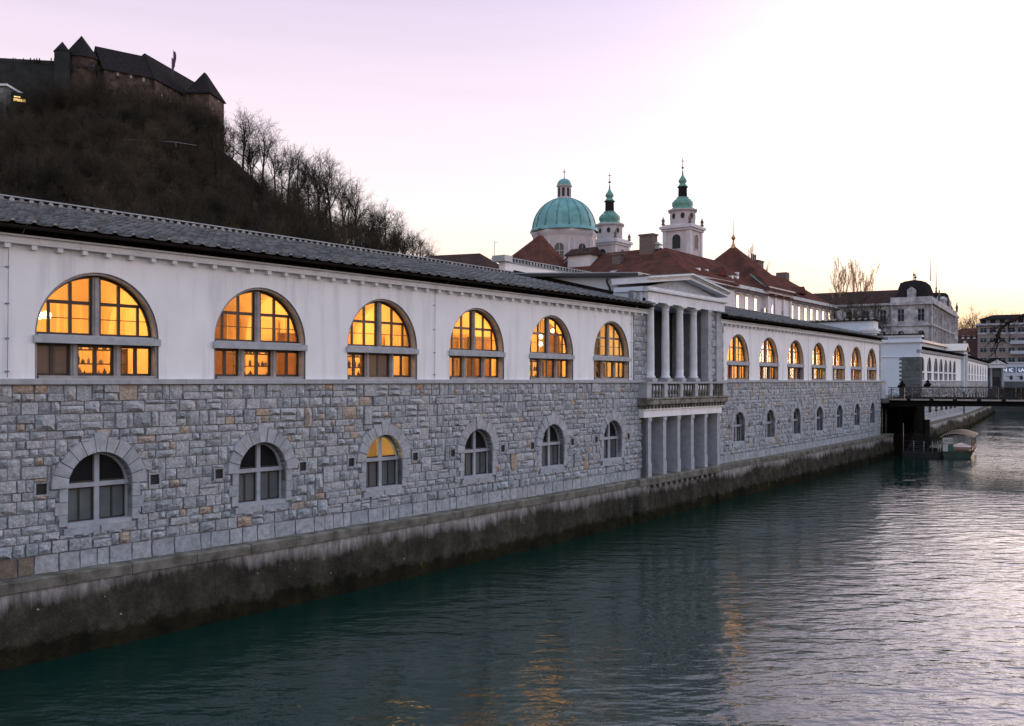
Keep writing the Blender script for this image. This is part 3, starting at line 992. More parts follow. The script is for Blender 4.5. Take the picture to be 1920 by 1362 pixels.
def market_hall(name, label, s0, s1, wins, seed, lit_low=(), nstone=300, ntile=300, wx=0., dims={}):
    bld = thing(name, F((s0 + s1) / 2, -3, GZ), label, 'market hall')
    cs = [w + wx for w in wins]
    # bay limits
    lim = [s0] + [(a + b_) / 2 for a, b_ in zip(cs[:-1], cs[1:])] + [s1]
    up = MB()
    for c, a, b_ in zip(cs, lim[:-1], lim[1:]):
        arched_panel(up, F, a, b_, ZT - .02, ZC0 + .05, c, WR, ZT, WSP, 0., .02, 28)
    for a, b_ in zip(lim[:-1], lim[1:]):
        up.face([F(a, 0, ZC0 + .05), F(b_, 0, ZC0 + .05), F(b_, -.5, ZC0 + .05), F(a, -.5, ZC0 + .05)])
    up.box(F, s0, s0 + .02, -6, 0, ZT, ZC1); up.box(F, s1 - .02, s1, -6, 0, ZT, ZC1)
    up.build('wall', M['plaster'], bld)
    # stone storey
    lo = MB()
    for c, a, b_ in zip(cs, lim[:-1], lim[1:]):
        arched_panel(lo, F, a, b_, -5.75, ZB, c, LR, LBOT - .05, LSP, 0., .36, 16)
    lo.box(F, s1 - .02, s1, -6, 0, -6.5, ZB)
    sw = lo.build('stone_wall', M['mortar'], bld)
    slots = []
    for c in cs:
        for sg, zz in ((-1, -3.02), (1, -3.02)):
            slots.append((c + sg * 1.72, zz))
    def blocked(s_, z):
        for c in cs:
            if abs(s_ - c) < LR + .30 and LBOT - .27 < z < LSP: 
                if abs(s_ - c) < LR + .24 or (LBOT + .34 < z < LBOT + .70): return True
            if z >= LSP and math.hypot(s_ - c, z - LSP) < LR + .40: return True
        for a, z0 in slots:
            if abs(s_ - a) < .2 and abs(z - z0) < .2: return True
        return False
    inst = rubble(F, s0, s1 - .02, -4.86, ZB - .01, blocked, seed)
    scatter('stone', ST, inst, sw, nstone)
    # smooth base course
    a = s0; base, brown = [], []
    r_ = random.Random(seed + 1)
    while a < s1 - .1:
        w = min(r_.uniform(.32, .95), s1 - a)
        if a < -2.2 + .0 and s0 < 0: w = min(w, .6); brown.append((r_.randrange(3), smat(F, a + w / 2, -5.13, w - .02, .5, .07)))
        else: base.append((r_.randrange(4), smat(F, a + w / 2, -5.13, w - .016, .52, .05)))
        a += w
    scatter('base_stone', AT, base, sw, 120)
    if brown: scatter('base_stone', BT, brown, sw, 40)
    # slots
    for a, z0 in slots:
        k = MB()
        k.box(F, a - .155, a + .155, .004, .012, z0 - .165, z0 + .165)
        for (u0, u1, v0, v1) in ((-.20, -.15, -.2, .2), (.15, .20, -.2, .2), (-.15, .15, .155, .2), (-.15, .15, -.2, -.155)):
            k.box(F, a + u0, a + u1, .0, .06, z0 + v0, z0 + v1, 1)
        k.build('vent_slot', [M['black'], M['stone']], sw)
    for c in cs: voussoirs(sw, F, c)
    # string course and cornice in lengths
    def lengths(nm, prof, m, L):
        a = s0
        while a < s1 - .05:
            b_ = min(a + L, s1)
            k = MB(); k.strip(F, prof, a + .004, b_ - .004, 3); k.build(nm, m, bld); a = b_
    lengths('string_course', [(.13, ZB), (.14, ZT - .02), (.12, ZT), (-.1, ZT), (-.1, ZB)], M['trim'], BAY / 3)
    lengths('cornice', [(.0, ZC0), (.20, ZC0), (.21, ZC0 + .08), (.15, ZC0 + .10), (.17, ZC0 + .17), (.26, ZC0 + .20), (.27, ZC1), (-.3, ZC1), (-.3, ZC0)], M['trimlight'], BAY / 5)
    a = s0 + .3
    while a < s1 - .1:
        k = MB(); k.box(F, a - .075, a + .075, -.02, .17, ZC0 - .13, ZC0 - .002); k.build('corbel', M['trimlight'], bld)
        a += BAY / 8
    # dark gutter board behind the cornice
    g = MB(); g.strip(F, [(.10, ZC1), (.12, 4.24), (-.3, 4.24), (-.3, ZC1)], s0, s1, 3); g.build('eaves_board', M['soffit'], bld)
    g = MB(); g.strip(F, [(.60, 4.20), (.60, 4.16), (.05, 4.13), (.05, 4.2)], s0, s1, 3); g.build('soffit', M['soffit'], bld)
    for i, c in enumerate(cs): big_window(bld, F, c, dims.get(i, ()))
    for i, c in enumerate(cs): small_window(bld, F, c, i in lit_low)
    # rooms
    rm = MB()
    rm.strip(F, [(-.45, .02), (-5.4, .02), (-5.4, -.1), (-.45, -.1)], s0 + .03, s1 - .03, 3)
    rm.strip(F, [(-5.4, .02), (-5.4, 3.7), (-5.55, 3.7), (-5.55, .02)], s0 + .03, s1 - .03, 3)
    rm.strip(F, [(-.45, 3.72), (-5.5, 3.72), (-5.5, 3.82), (-.45, 3.82)], s0 + .03, s1 - .03, 3)
    for a in lim:
        aa = min(max(a, s0 + .15), s1 - .15)
        # cross wall with a round arch between two rooms
        def H(u, v, z, aa=aa): return F(aa + v, -.45 - u, z)
        arched_panel(rm, H, 0, 4.95, .02, 3.72, 2.5, 1.7, .03, 1.6, .1, .2, 14)
        arched_panel(rm, H, 0, 4.95, .02, 3.72, 2.5, 1.7, .03, 1.6, -.1, 0., 14)
    # inner face of the front wall so that no daylight leaks in between the rooms
    for c, a, b_ in zip(cs, lim[:-1], lim[1:]):
        arched_panel(rm, F, a, b_, .02, 3.75, c, WR, ZT, WSP, -.44, 0., 20)
    rm.build('interior', M['room'], bld)
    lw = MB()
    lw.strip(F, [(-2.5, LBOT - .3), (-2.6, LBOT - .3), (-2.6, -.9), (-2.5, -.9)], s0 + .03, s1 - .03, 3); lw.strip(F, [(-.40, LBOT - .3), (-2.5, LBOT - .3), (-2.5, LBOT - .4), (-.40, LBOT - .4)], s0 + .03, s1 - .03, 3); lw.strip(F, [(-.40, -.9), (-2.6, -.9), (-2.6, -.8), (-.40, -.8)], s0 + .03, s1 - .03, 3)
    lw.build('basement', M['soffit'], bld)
    return bld, cs, lim

hall1, C1, LIM1 = market_hall('market_hall', 'nearest white market hall with six large lit arched windows above rubble stone', -14.5, inv(1211, 0.), [-BAY * 2, -BAY] + [i * BAY for i in range(6)], 3, (4,), 300, 300, -.08, {2: (0, 1), 4: (2, 3)})
hall2, C2, LIM2 = market_hall('market_hall', 'white market hall with seven lit arched windows between portico and bridge', inv(1347, 0.), 83.6, [5 * BAY + GAP + i * BAY for i in range(7)], 5, (), 160, 120, -.08, {0: (0,), 1: (2, 3), 2: (0, 5), 3: (1, 2, 4), 4: (0, 3, 4), 5: (0, 1, 2), 6: (0, 1, 3, 4)})
S1E, S2A = LIM1[-1], LIM2[0]
NRG, ZRG = -8.6, 6.40
tiled_roof(hall1, -19.5, S1E - .15, .62, 4.24, NRG, ZRG, 21, 300)
ridge_row(hall1, -19.4, S1E - .6, NRG, ZRG + .12, .36, 160)
tiled_roof(hall2, S2A + .1, 84.2, .62, 4.24, NRG, ZRG, 22, 100)
ridge_row(hall2, S2A + .3, 82.2, NRG, ZRG + .12, .36, 60)
# lightning conductors and small gutters
for s_ in (inv(13, 0), inv(814, 0), inv(1183, 0)):
    c = MB(); c.tube([F(s_, .035, .1), F(s_ + .03, .035, ZC0 - .02)], .008, 4)
    for zz in (.25, 1.15, 2.1, 3.1): c.box(F, s_ - .05, s_ + .05, 0, .04, zz, zz + .035)
    c.build('lightning_conductor', M['cable'], hall1)
for s_ in (inv(42, .3), inv(838, .3)):
    c = MB(); c.tube([F(s_, .64, 4.32), F(s_, .5, 4.18), F(s_, .3, ZC1 + .02)], .012, 4)
    c.build('roof_wire', M['cable'], hall1)
for s_ in (S2A + .35, 77.2, 60.2):
    c = MB(); c.tube([F(s_, .035, .1), F(s_, .035, ZC0 - .02)], .008, 4); c.build('lightning_conductor', M['cable'], hall2)
# stone quoins beside the portico and at the far end
def quoins(bld, G, sa, sb, z0, z1, seed, n=.0, tooth=0):
    inst = rubble(G, sa, sb, z0, z1, lambda s_, z: False, seed, .018, .15)
    return inst
qa = inv(1187, 0.)
k = MB(); k.box(F, qa, S1E, -.3, .012, ZT, 5.0); qw = k.build('corner_pier', M['mortar'], hall1)
scatter('stone', ST, [(t, Matrix.Translation((0, 0, 0)) @ m) for t, m in quoins(hall1, lambda s_, n, z: F(s_, n + .012, z), qa, S1E, ZT, 4.9, 31)], qw, 60)
k = MB(); k.box(F, S2A - 1.2, S2A + .75, -.3, .012, ZT, 4.6); qw = k.build('corner_pier', M['mortar'], hall2)
scatter('stone', ST, quoins(hall2, lambda s_, n, z: F(s_, n + .012, z), S2A - 1.2, S2A + .75, ZT, 4.5, 32), qw, 60)
k = MB(); k.box(F, 83.2, 83.62, -.6, .012, ZT, ZC0); qw = k.build('corner_pier', M['mortar'], hall2)
scatter('stone', ST, quoins(hall2, lambda s_, n, z: F(s_, n + .012, z), 83.2, 83.62, ZT, ZC0 - .1, 33), qw, 10)
# ------------------------------------------------------------ what shows through the lit windows
ORD = ['leftmost', 'second', 'third', 'fourth', 'fifth', 'sixth', 'seventh']
def pendant(s_, n, z, label, globes=2, energy=150):
    t = thing('pendant_lamp', F(s_, n, z), label, 'lamp', 'lamps in the market hall rooms')
    k = MB(); k.tube([F(s_, n, z), F(s_, n, 3.70)], .015, 5); k.tube([F(s_, n, 3.66), F(s_, n, 3.715)], [.08, .09], 8)
    k.build('rod', M['iron'], t)
    for i in range(globes):
        a = 2 * math.pi * i / max(globes, 1)
        d = .0 if globes == 1 else .22 if globes > 2 else .0
        zz = z - (.0 if globes != 2 else i * .36)
        b = MB(); b.sphere(F(s_ + d * math.cos(a), n + d * math.sin(a), zz), .115, 10); b.build('globe', M['globe'], t)
    l = bpy.data.lights.new('bulb', 'POINT'); l.energy = energy * rnd.uniform(.65, 1.15); l.color = (1.0, .50, .125); l.shadow_soft_size = 1.2
    lo = bpy.data.objects.new('bulb', l); COL.objects.link(lo); lo.parent = t
    lo.location = F(s_, min(n, -3.0), min(z + .25, 2.8)) - Vector(t.location)
    return t
def shelf_unit(s_, n, w, label, seed, h=1.0, rows=3):
    r_ = random.Random(seed)
    t = thing('shelf_unit', F(s_, n, .02), label, 'shelf', 'shelves in the market hall rooms')
    k = MB()
    for i in range(rows): k.box(F, s_ - w / 2, s_ + w / 2, n - .2, n + .2, .1 + i * h / (rows - 1) - .02, .1 + i * h / (rows - 1) + .015)
    for a in (-w / 2, w / 2 - .04): k.box(F, s_ + a, s_ + a + .04, n - .21, n + .21, .02, h + .16)
    k.build('frame', M['roomwood'], t)
    g = MB()
    for i in range(rows):
        x = s_ - w / 2 + .12
        while x < s_ + w / 2 - .12:
            if r_.random() < .8:
                rr, hh = r_.uniform(.03, .065), r_.uniform(.12, .3)
                zb = .1 + i * h / (rows - 1) + .016
                g.lathe(F(x, n + r_.uniform(-.08, .08), zb), [(rr, 0), (rr, hh * .65), (rr * .4, hh * .8), (rr * .4, hh), (.001, hh)], 7)
            x += r_.uniform(.1, .2)
    o = g.build('jars', M['bottle'], t); o['kind'] = 'stuff'
    return t
def curtain(s_, n, w, z0, z1, label):
    mb = MB(); k = 26
    top, bot = [], []
    for i in range(k + 1):
        a = s_ - w / 2 + w * i / k; d = .05 * math.sin(i * 1.55)
        top.append(F(a, n + d * .6, z1)); bot.append(F(a, n + d, z0))
    for i in range(k): mb.face([bot[i], bot[i + 1], top[i + 1], top[i]], 0, True)
    for i in range(k): mb.face([b - Vector((0, .03, 0)) for b in (bot[i], bot[i + 1], top[i + 1], top[i])], 0, True)
    return mb.build('curtain', M['curtain'], None, label, 'curtain', 'curtains in the market hall rooms')
EN = 480
for i in range(6):
    c = C1[i + 2]
    nm = ORD[i] + ' big window of the nearest hall'
    if i == 0: pendant(c - 1.05, -1.5, 1.95, 'glowing cluster lamp in the ' + nm, 5, EN)
    elif i == 4: pendant(c + .75, -1.2, 2.2, 'two stacked globe lamps in the ' + nm, 2, EN)
    else: pendant(c - 1.3, -2.9, 2.7, 'hanging globe lamp behind the ' + nm, 1, EN)
    if i in (0, 1, 2, 4, 5):
        shelf_unit(c + (.3, .5, -.6, 0, -.4, .3)[i], -1.25, (2.3, 1.8, 1.5, 0, 2.4, 1.6)[i], 'shelf of jars behind the ' + nm, 50 + i, .85)
    if i in (0, 1, 3): curtain(c + 2.4, -5.0, 2.6, .3, 2.6, 'wide cream curtain behind the ' + nm)
    cb = MB(); cb.box(F, c + (-1.5, .6, -1.2, .9, -.4, 1.0)[i], c + (-.7, 1.7, -.1, 1.6, .8, 1.7)[i], -4.9, -4.4, .02, (2.1, 2.6, 1.9, 2.4, 2.2, 2.7)[i]); cb.box(F, c + (-1.5, .6, -1.2, .9, -.4, 1.0)[i] - .05, c + (-.7, 1.7, -.1, 1.6, .8, 1.7)[i] + .05, -4.92, -4.36, (2.1, 2.6, 1.9, 2.4, 2.2, 2.7)[i], (2.1, 2.6, 1.9, 2.4, 2.2, 2.7)[i] + .06)
    cb.build('cabinet', M['roomwood'], None, 'tall dark wooden cabinet behind the ' + nm, 'cabinet', 'cabinets in the market hall rooms')
    curtain(c - .3 + .4 * (i % 2), -5.1, 1.2, .3, 2.2 + .2 * (i % 3), 'narrow cream drape behind the ' + nm)
for i in range(7):
    c = C2[i]
    nm = ORD[i] + ' window of the hall beyond the portico'
    if i == 0: pendant(c - .7, -1.2, 2.2, 'pair of bright globe lamps in the ' + nm, 4, EN)
    elif i == 1: pendant(c - 1.2, -1.2, 2.0, 'bright globe lamp low in the ' + nm, 1, EN)
    elif i == 4: pendant(c + .2, -1.2, 2.1, 'two stacked globe lamps in the ' + nm, 2, EN)
    else: pendant(c - 1.0, -3.0, 2.7, 'hanging globe lamp behind the ' + nm, 1, EN)
    if i < 3: shelf_unit(c, -1.25, 2.0, 'dark shelf of jars behind the ' + nm, 70 + i, .9)
lo_ = thing('pendant_lamp', F(C1[4], -2.2, -2.0), 'lamp lighting the single lit window in the stone storey', 'lamp')
b = MB(); b.sphere(F(C1[4] - .5, -1.6, -2.2), .12, 10); b.build('globe', M['globe'], lo_)
b = MB(); b.tube([F(C1[4] - .5, -1.6, -2.1), F(C1[4] - .5, -1.6, -.92)], .012, 5); b.build('rod', M['iron'], lo_)
l = bpy.data.lights.new('bulb', 'POINT'); l.energy = 70; l.color = (1.0, .6, .2); l.shadow_soft_size = .2
o = bpy.data.objects.new('bulb', l); COL.objects.link(o); o.parent = lo_; o.location = F(C1[4] - .5, -1.35, -2.3) - lo_.location
k = MB()
k.box(F, C1[4] - 1.9, C1[4] - 1.75, -2.4, -.7, LBOT - .2, -1.0); k.box(F, C1[4] + 1.75, C1[4] + 1.9, -2.4, -.7, LBOT - .2, -1.0); k.box(F, C1[4] - 1.8, C1[4] + 1.8, -2.3, -2.1, LBOT - .2, -1.0)
k.build('basement_room', M['room'], hall1)

# ------------------------------------------------------------ portico
por = thing('portico', F(36.5, .3, LZ), 'white columned portico with pediment and balcony between the two halls', 'portico')
colS = [inv(x, .2) for x in (1219, 1248, 1275, 1301, 1325, 1347)]
cs0 = colS[0]; cst = (colS[4] - colS[0]) / 4
colS = [cs0 + cst * i for i in range(6)]
PA, PB = colS[0] - .75, colS[5] + .25
CN = .2
for i in range(4):
    k = MB(); c0 = F(colS[i], CN, 0)
    h = 4.45
    prof = [(.001, .16), (.30, .16), (.31, .22), (.29, .27), (.245, .31)]
    for j in range(9):
        t = j / 8; prof.append((.24 - .035 * t ** 1.7, .31 + t * (h - .31 - .42)))
    prof += [(.215, h - .40), (.235, h - .37), (.21, h - .33), (.215, h - .26), (.25, h - .20), (.31, h - .12), (.32, h - .10), (.001, h - .10)]
    k.lathe(c0, prof, 20)
    o = k.build('column', M['trimlight'], por)
    k = MB(); k.box(F, colS[i] - .33, colS[i] + .33, CN - .33, CN + .33, h - .10, h - .002); k.build('capital', M['trimlight'], o)
    k = MB(); k.box(F, colS[i] - .31, colS[i] + .31, CN - .31, CN + .31, -.02, .16); k.build('plinth', M['trim'], o)
k = MB(); k.box(F, colS[4] - .24, colS[4] + .24, CN - .28, CN + .22, .16, 4.28); k.box(F, colS[4] - .28, colS[4] + .28, CN - .32, CN + .26, 4.28, 4.448); k.box(F, colS[4] - .29, colS[4] + .29, CN - .33, CN + .27, -.02, .16)
k.build('square_pier', M['trim'], por)
k = MB(); k.box(F, colS[5] - .30, colS[5] + .55, -3., CN - .05, -.02, 4.449); k.build('anta', M['trim'], por)
k = MB(); k.box(F, S1E, S1E + .25, -3, -.05, -.02, 4.449); k.build('side_wall', M['trim'], por)
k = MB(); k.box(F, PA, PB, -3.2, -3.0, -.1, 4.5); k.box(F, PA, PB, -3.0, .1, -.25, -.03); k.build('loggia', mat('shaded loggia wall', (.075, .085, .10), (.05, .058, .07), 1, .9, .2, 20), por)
# entablature
k = MB()
k.strip(F, [(CN + .26, 4.45), (CN + .26, 4.98), (-1.5, 4.98), (-1.5, 4.45)], PA, PB, 3); k.build('architrave', M['trimlight'], por)
k = MB()
k.strip(F, [(CN + .22, 4.99), (CN + .40, 5.02), (CN + .42, 5.12), (CN + .34, 5.16), (CN + .36, 5.27), (-1.5, 5.27), (-1.5, 4.99)], PA - .15, PB + .15, 3)
k.build('cornice', M['trimlight'], por)
PC = (PA + PB) / 2; EA, EB = PA - .45, PB + .35
ZE, ZP = 5.58, 6.24
tym = MB(); tym.prism(F, [(PA + .2, 5.272), (PB - .2, 5.272), (PC, ZP - .1)], .05, .12); tym.build('tympanum', M['trim'], por)
def rake(k, z0, z1, n0, n1, ea=EA, eb=EB, zz=ZE, zp=ZP):
    for a, b_ in ((ea, PC), (PC, eb)):
        za, zb = (zz, zp) if a == ea else (zp, zz)
        k.prism(F, [(a, za + z0), (b_, zb + z0), (b_, zb + z1), (a, za + z1)], n0, n1)
k = MB(); rake(k, -.16, .02, -1.6, CN + .40); rake(k, .02, .10, -1.62, CN + .48); rake(k, .10, .20, -1.64, CN + .60)
k.build('raking_cornice', M['trimlight'], por)
k = MB(); rake(k, .203, .26, -1.7, CN + .50, EA - .05, EB + .05); k.prism(F, [(PA - .3, 6.17), (PB + .3, 6.17), (PC, 6.5)], -9.9, -1.72); k.build('roof', M['tile'], por)
# body behind the pediment: side wall facing left, with its cornice and gutter rising gently to the back
def side(n, s_, z): return F(s_, n, z)       # (n,z) polygons extruded along s
k = MB(); k.prism(lambda a, e_, z: F(e_, a, z), [(-9.0, 4.5), (-1.5, 4.5), (-1.5, 5.9), (-9.0, 6.36)], PA + .05, PB - .05); k.build('upper_wall', M['render'], por)
k = MB(); k.box(F, PA - .28, PA + .1, -1.6, CN - .02, 4.46, 4.976); k.box(F, PA - .40, PA + .1, -1.5, CN + .1, 4.992, 5.25); k.build('cornice_return', M['render'], por)
k = MB(); k.prism(lambda a, e_, z: F(e_, a, z), [(-9.2, 6.36), (.1, 5.80), (.1, 5.96), (-9.2, 6.52)], PA - .5, PA + .04); k.build('side_gutter', M['iron'], por)
k = MB(); k.prism(lambda a, e_, z: F(e_, a, z), [(-9.2, 6.53), (.1, 5.97), (.1, 6.03), (-9.2, 6.59)], PA - .55, PB + .3); k.build('roof_edge', M['grey'], por)
k = MB(); k.tube([F(PA - .45, -1.9, 5.92), F(PA - .45, -1.9, 5.6), F(PA - .14, -1.9, 5.3), F(PA - .10, -1.9, 4.8)], .07, 6); k.build('drainpipe', M['iron'], por)
k = MB(); k.prism(lambda a, e_, z: F(e_, a, z), [(NRG, ZRG + .1), (.3, 4.36), (.3, 4.62), (NRG, ZRG + .36)], PA - .12, PA + .02); k.build('flashing', M['soffit'], por)
# balcony
BN = .56; BA, BB = inv(1213, BN), inv(1362, BN)
k = MB(); k.strip(F, [(BN - .25, -.14), (BN + .05, -.14), (BN + .06, -.03), (BN - .27, -.03)], BA - .05, BB + .05, 3)
k.box(F, BA - .05, BA + .25, -.1, BN - .25, -.14, -.032); k.box(F, BB - .25, BB + .05, -.1, BN - .25, -.14, -.032)
bal = k.build('balustrade', M['trim'], por)
ped = [BA + .27] + [colS[i] for i in range(1, 5)] + [BB - .2]
k2 = (ped[-1] - ped[0]) / 5
ped = [ped[0] + k2 * i for i in range(6)]
for i, p in enumerate(ped):
    hw = .28 if i in (0, 5) else .2
    k = MB(); k.box(F, p - hw, p + hw, BN - .24, BN, -.92, -.142); k.build('pedestal', M['trim'], bal)
for a, b_ in zip(ped[:-1], ped[1:]):
    nB = 5
    for j in range(nB):
        s_ = a + .28 + (b_ - a - .56) * j / (nB - 1)
        k = MB(); k.lathe(F(s_, BN - .12, -.92), [(.085, 0), (.085, .05), (.05, .08), (.09, .22), (.095, .3), (.055, .45), (.045, .62), (.07, .68), (.085, .72), (.085, .778)], 8)
        k.build('baluster', M['balc'], bal)
k = MB(); k.box(F, BA, BA + .5, -.1, BN - .25, -.92, -.145); k.box(F, BB - .45, BB, -.1, BN - .25, -.92, -.145); k.build('end_panel', M['trim'], bal)
k = MB(); k.strip(F, [(BN + .08, -.925), (BN + .10, -1.02), (BN + .02, -1.05), (BN + .06, -1.14), (BN + .06, -1.30), (BN - .05, -1.36), (-.2, -1.36), (-.2, -.925)], BA - .12, BB + .12, 3)
k.build('balcony_slab', M['balc'], por)
nd = 26
for i in range(nd):
    s_ = BA + .1 + (BB - BA - .2) * i / (nd - 1)
    k = MB(); k.box(F, s_ - .09, s_ + .09, .05, BN - .06, -1.54, -1.362); k.build('dentil', M['balc'], por)
k = MB(); k.strip(F, [(BN - .14, -1.545), (BN - .14, -1.62), (BN - .22, -1.63), (BN - .22, -2.03), (-.3, -2.03), (-.3, -1.545)], BA + .05, BB - .25, 3); k.build('lintel', M['plaster'], por)
pilN = BN - .3
pil = [inv(x, pilN) for x in (1218, 1247, 1275, 1301, 1325, 1347)]
d_ = (pil[5] - pil[0]) / 5
for i in range(6):
    s_ = pil[0] + d_ * i
    k = MB(); k.box(F, s_ - .19, s_ + .19, -.75, pilN, -4.62, -2.26)
    k.box(F, s_ - .23, s_ + .23, -.78, pilN + .04, -2.26, -2.032); o = k.build('pillar', M['trim'], por)
    k = MB(); k.box(F, s_ - .22, s_ + .22, -.78, pilN + .03, LZ + .02, -4.62); k.build('base', M['trim'], o)
k = MB(); k.box(F, pil[0] - .3, pil[5] + .3, -3.0, -2.8, LZ, -1.5); k.box(F, S1E - .6, S1E - .55, -2.8, .3, LZ, -1.5); k.box(F, S1E - 1, S2A, -2.8, -2.78, LZ - .1, -1.4)
k.box(F, SL, SR, -3, -.4, LZ - .05, LZ + .01); k.build('recess', M['embank'], por)
# stone wall pieces either side of the lower pillars
for a, b_, sd, hb in ((S1E, pil[0] - .4, 41, hall1), (pil[5] + .35, S2A, 42, hall2)):
    if b_ - a > .3:
        k = MB(); k.box(F, a, b_, -.6, 0, -5.6, ZB); w_ = k.build('stone_wall', M['mortar'], por)
        scatter('stone', ST, rubble(F, a, b_, -5.3, ZB - .01, lambda s_, z: False, sd), w_, 60)
        k = MB(); k.strip(F, [(.13, ZB), (.14, ZT - .02), (.12, ZT), (-.1, ZT), (-.1, ZB)], a, b_, 3); k.build('string_course', M['trim'], por)

# raised rear wall behind the nearest hall's roof, with its own row of tile ends
rw = thing('rear_parapet', F(PA + 4, -9.4, GZ), 'low white parapet with tile coping rising behind the nearest roof', 'parapet')
k = MB(); k.box(F, PA - .1, PB, -9.7, -9.25, 3, 7.3); k.build('wall', M['ivorywall'], rw)
k = MB(); k.box(F, PA - .55, PA + .3, -9.9, -8.95, 7.31, 7.68); k.build('end_cap', M['grey'], rw)
ridge_row(rw, PA + .35, PB, -9.1, 7.45, .36, 120)
# raised end pavilion of the second hall
pv = thing('end_pavilion', F(80, -6, GZ), 'pale blue-white raised end wall behind the second hall roof', 'pavilion')
VA, VB = 82.2, 83.95
k = MB(); k.box(F, VA, VB, -9, -.4, 3.0, 6.0); k.build('wall', M['render'], pv)
k = MB(); k.box(F, VA - .25, VB + .25, -1.6, -.1, 5.0, 5.22); k.box(F, VA - .15, VB + .15, -1.5, -.2, 4.8, 4.998); k.box(F, VA - .03, VB + .04, -.9, -.3, 5.222, 5.99); k.build('cornice', M['trimlight'], pv)
k = MB(); k.box(F, VA - .2, VB + .2, -9.3, -.15, 6.003, 6.12); cp = k.build('coping', M['darkroof'], pv)
for j in range(15):
    k = MB(); k.tube([F(VA - .25, -.5 - j * .6, 6.17), F(VA + .3, -.5 - j * .6, 6.19)], .09, 6); k.build('ridge_tile', M['ridge'], cp)
# ------------------------------------------------------------ generic far building parts
def invG(G, px, n=0.):
    lo, hi = -60., 160.
    for _ in range(50):
        m_ = (lo + hi) / 2; p = G(m_, n, 0)
        if CXP + FPX * p.x / p.y < px: lo = m_
        else: hi = m_
    return lo
def zat(G, px, py, n=0.):
    p = G(invG(G, px, n), n, 0); return (HYP - py) / FPX * p.y

def far_window(bld, G, s_, z0, w, h, pane='glasssky', fr='whitewin', arched=False, n=0., cross=True, hood=None):
    k = MB(); t = .09
    if arched:
        A = arch(s_, w / 2 + t, z0 + h - w / 2, 10); B = arch(s_, w / 2, z0 + h - w / 2, 10)
        for i in range(10): k.prism(G, [A[i], A[i + 1], B[i + 1], B[i]], n - .12, n + .07)
        for sg in (-1, 1):
            a, b_ = sorted((s_ + sg * (w / 2 + t), s_ + sg * w / 2)); k.box(G, a, b_, n - .12, n + .07, z0, z0 + h - w / 2)
    else:
        k.box(G, s_ - w / 2 - t, s_ - w / 2, n - .12, n + .07, z0, z0 + h); k.box(G, s_ + w / 2, s_ + w / 2 + t, n - .12, n + .07, z0, z0 + h)
        k.box(G, s_ - w / 2 - t, s_ + w / 2 + t, n - .12, n + .07, z0 + h, z0 + h + t)
    k.box(G, s_ - w / 2 - t * 1.6, s_ + w / 2 + t * 1.6, n - .12, n + .13, z0 - t, z0)
    if cross:
        k.box(G, s_ - .035, s_ + .035, n - .1, n + .045, z0, z0 + h); k.box(G, s_ - w / 2, s_ + w / 2, n - .1, n + .04, z0 + h * .6, z0 + h * .6 + .06)
    if hood: k.box(G, s_ - w / 2 - .3, s_ + w / 2 + .3, n, n + .22, z0 + h + .25, z0 + h + .4)
    o = k.build('window', M[fr], bld)
    g = MB()
    if arched:
        g.prism(G, [(s_ - w / 2, z0), (s_ + w / 2, z0)] + arch(s_, w / 2, z0 + h - w / 2, 10, 0., math.pi), n + .01, n + .022)
    else: g.box(G, s_ - w / 2, s_ + w / 2, n + .01, n + .022, z0, z0 + h)
    g.build('pane', M[pane], o)
    return o

def hip_roof(mb, G, s0, s1, n0, n1, ze, zr, hl, hr, oh=.5, th=.18):
    """n0 front (outer), n1 back; hips hl/hr long at the ends (0 = gable)"""
    nm = (n0 + n1) / 2; sl_ = (zr - ze) / (n0 - nm)
    a, b_, c, d = s0 - oh, s1 + oh, n0 + oh, n1 - oh
    z = ze - oh * sl_
    R0, R1 = (s0 + hl if hl else a), (s1 - hr if hr else b_)
    top = [(a, c, z), (b_, c, z), (b_, d, z), (a, d, z), (R0, nm, zr), (R1, nm, zr)]
    for fc in ((0, 1, 5, 4), (2, 3, 4, 5), (3, 0, 4), (1, 2, 5)):
        mb.face([G(*top[i]) for i in fc])
    low = [(x, y, zz - th) for x, y, zz in top]
    mb.face([G(*low[i]) for i in (0, 1, 5, 4)]); mb.face([G(*low[i]) for i in (2, 3, 4, 5)])
    for i, j in ((0, 1), (1, 2), (2, 3), (3, 0)):
        mb.face([G(*top[i]), G(*top[j]), G(*low[j]), G(*low[i])])

def house(name, label, A, B, depth, ze, zr, roof, wall, hl=0, hr=0, cat='building', zb=GZ, oh=.5):
    G = straight(A, B); L = G.length
    t = thing(name, G(L / 2, -depth / 2, zb), label, cat)
    k = MB(); k.box(G, 0, L, -depth, 0, zb, ze)
    if not hl: k.prism(lambda a, n, z: G(n, a, z), [(-depth, ze), (0, ze), (-depth / 2, zr)], 0., .12)
    if not hr: k.prism(lambda a, n, z: G(n, a, z), [(-depth, ze), (0, ze), (-depth / 2, zr)], L - .12, L)
    k.build('wall', M[wall], t)
    k = MB(); hip_roof(k, G, 0, L, 0, -depth, ze, zr, hl, hr, oh)
    ro = k.build('roof', M[roof], t)
    return t, G, L, ro

def xy(px, d): return ((px - CXP) / FPX * d, d)

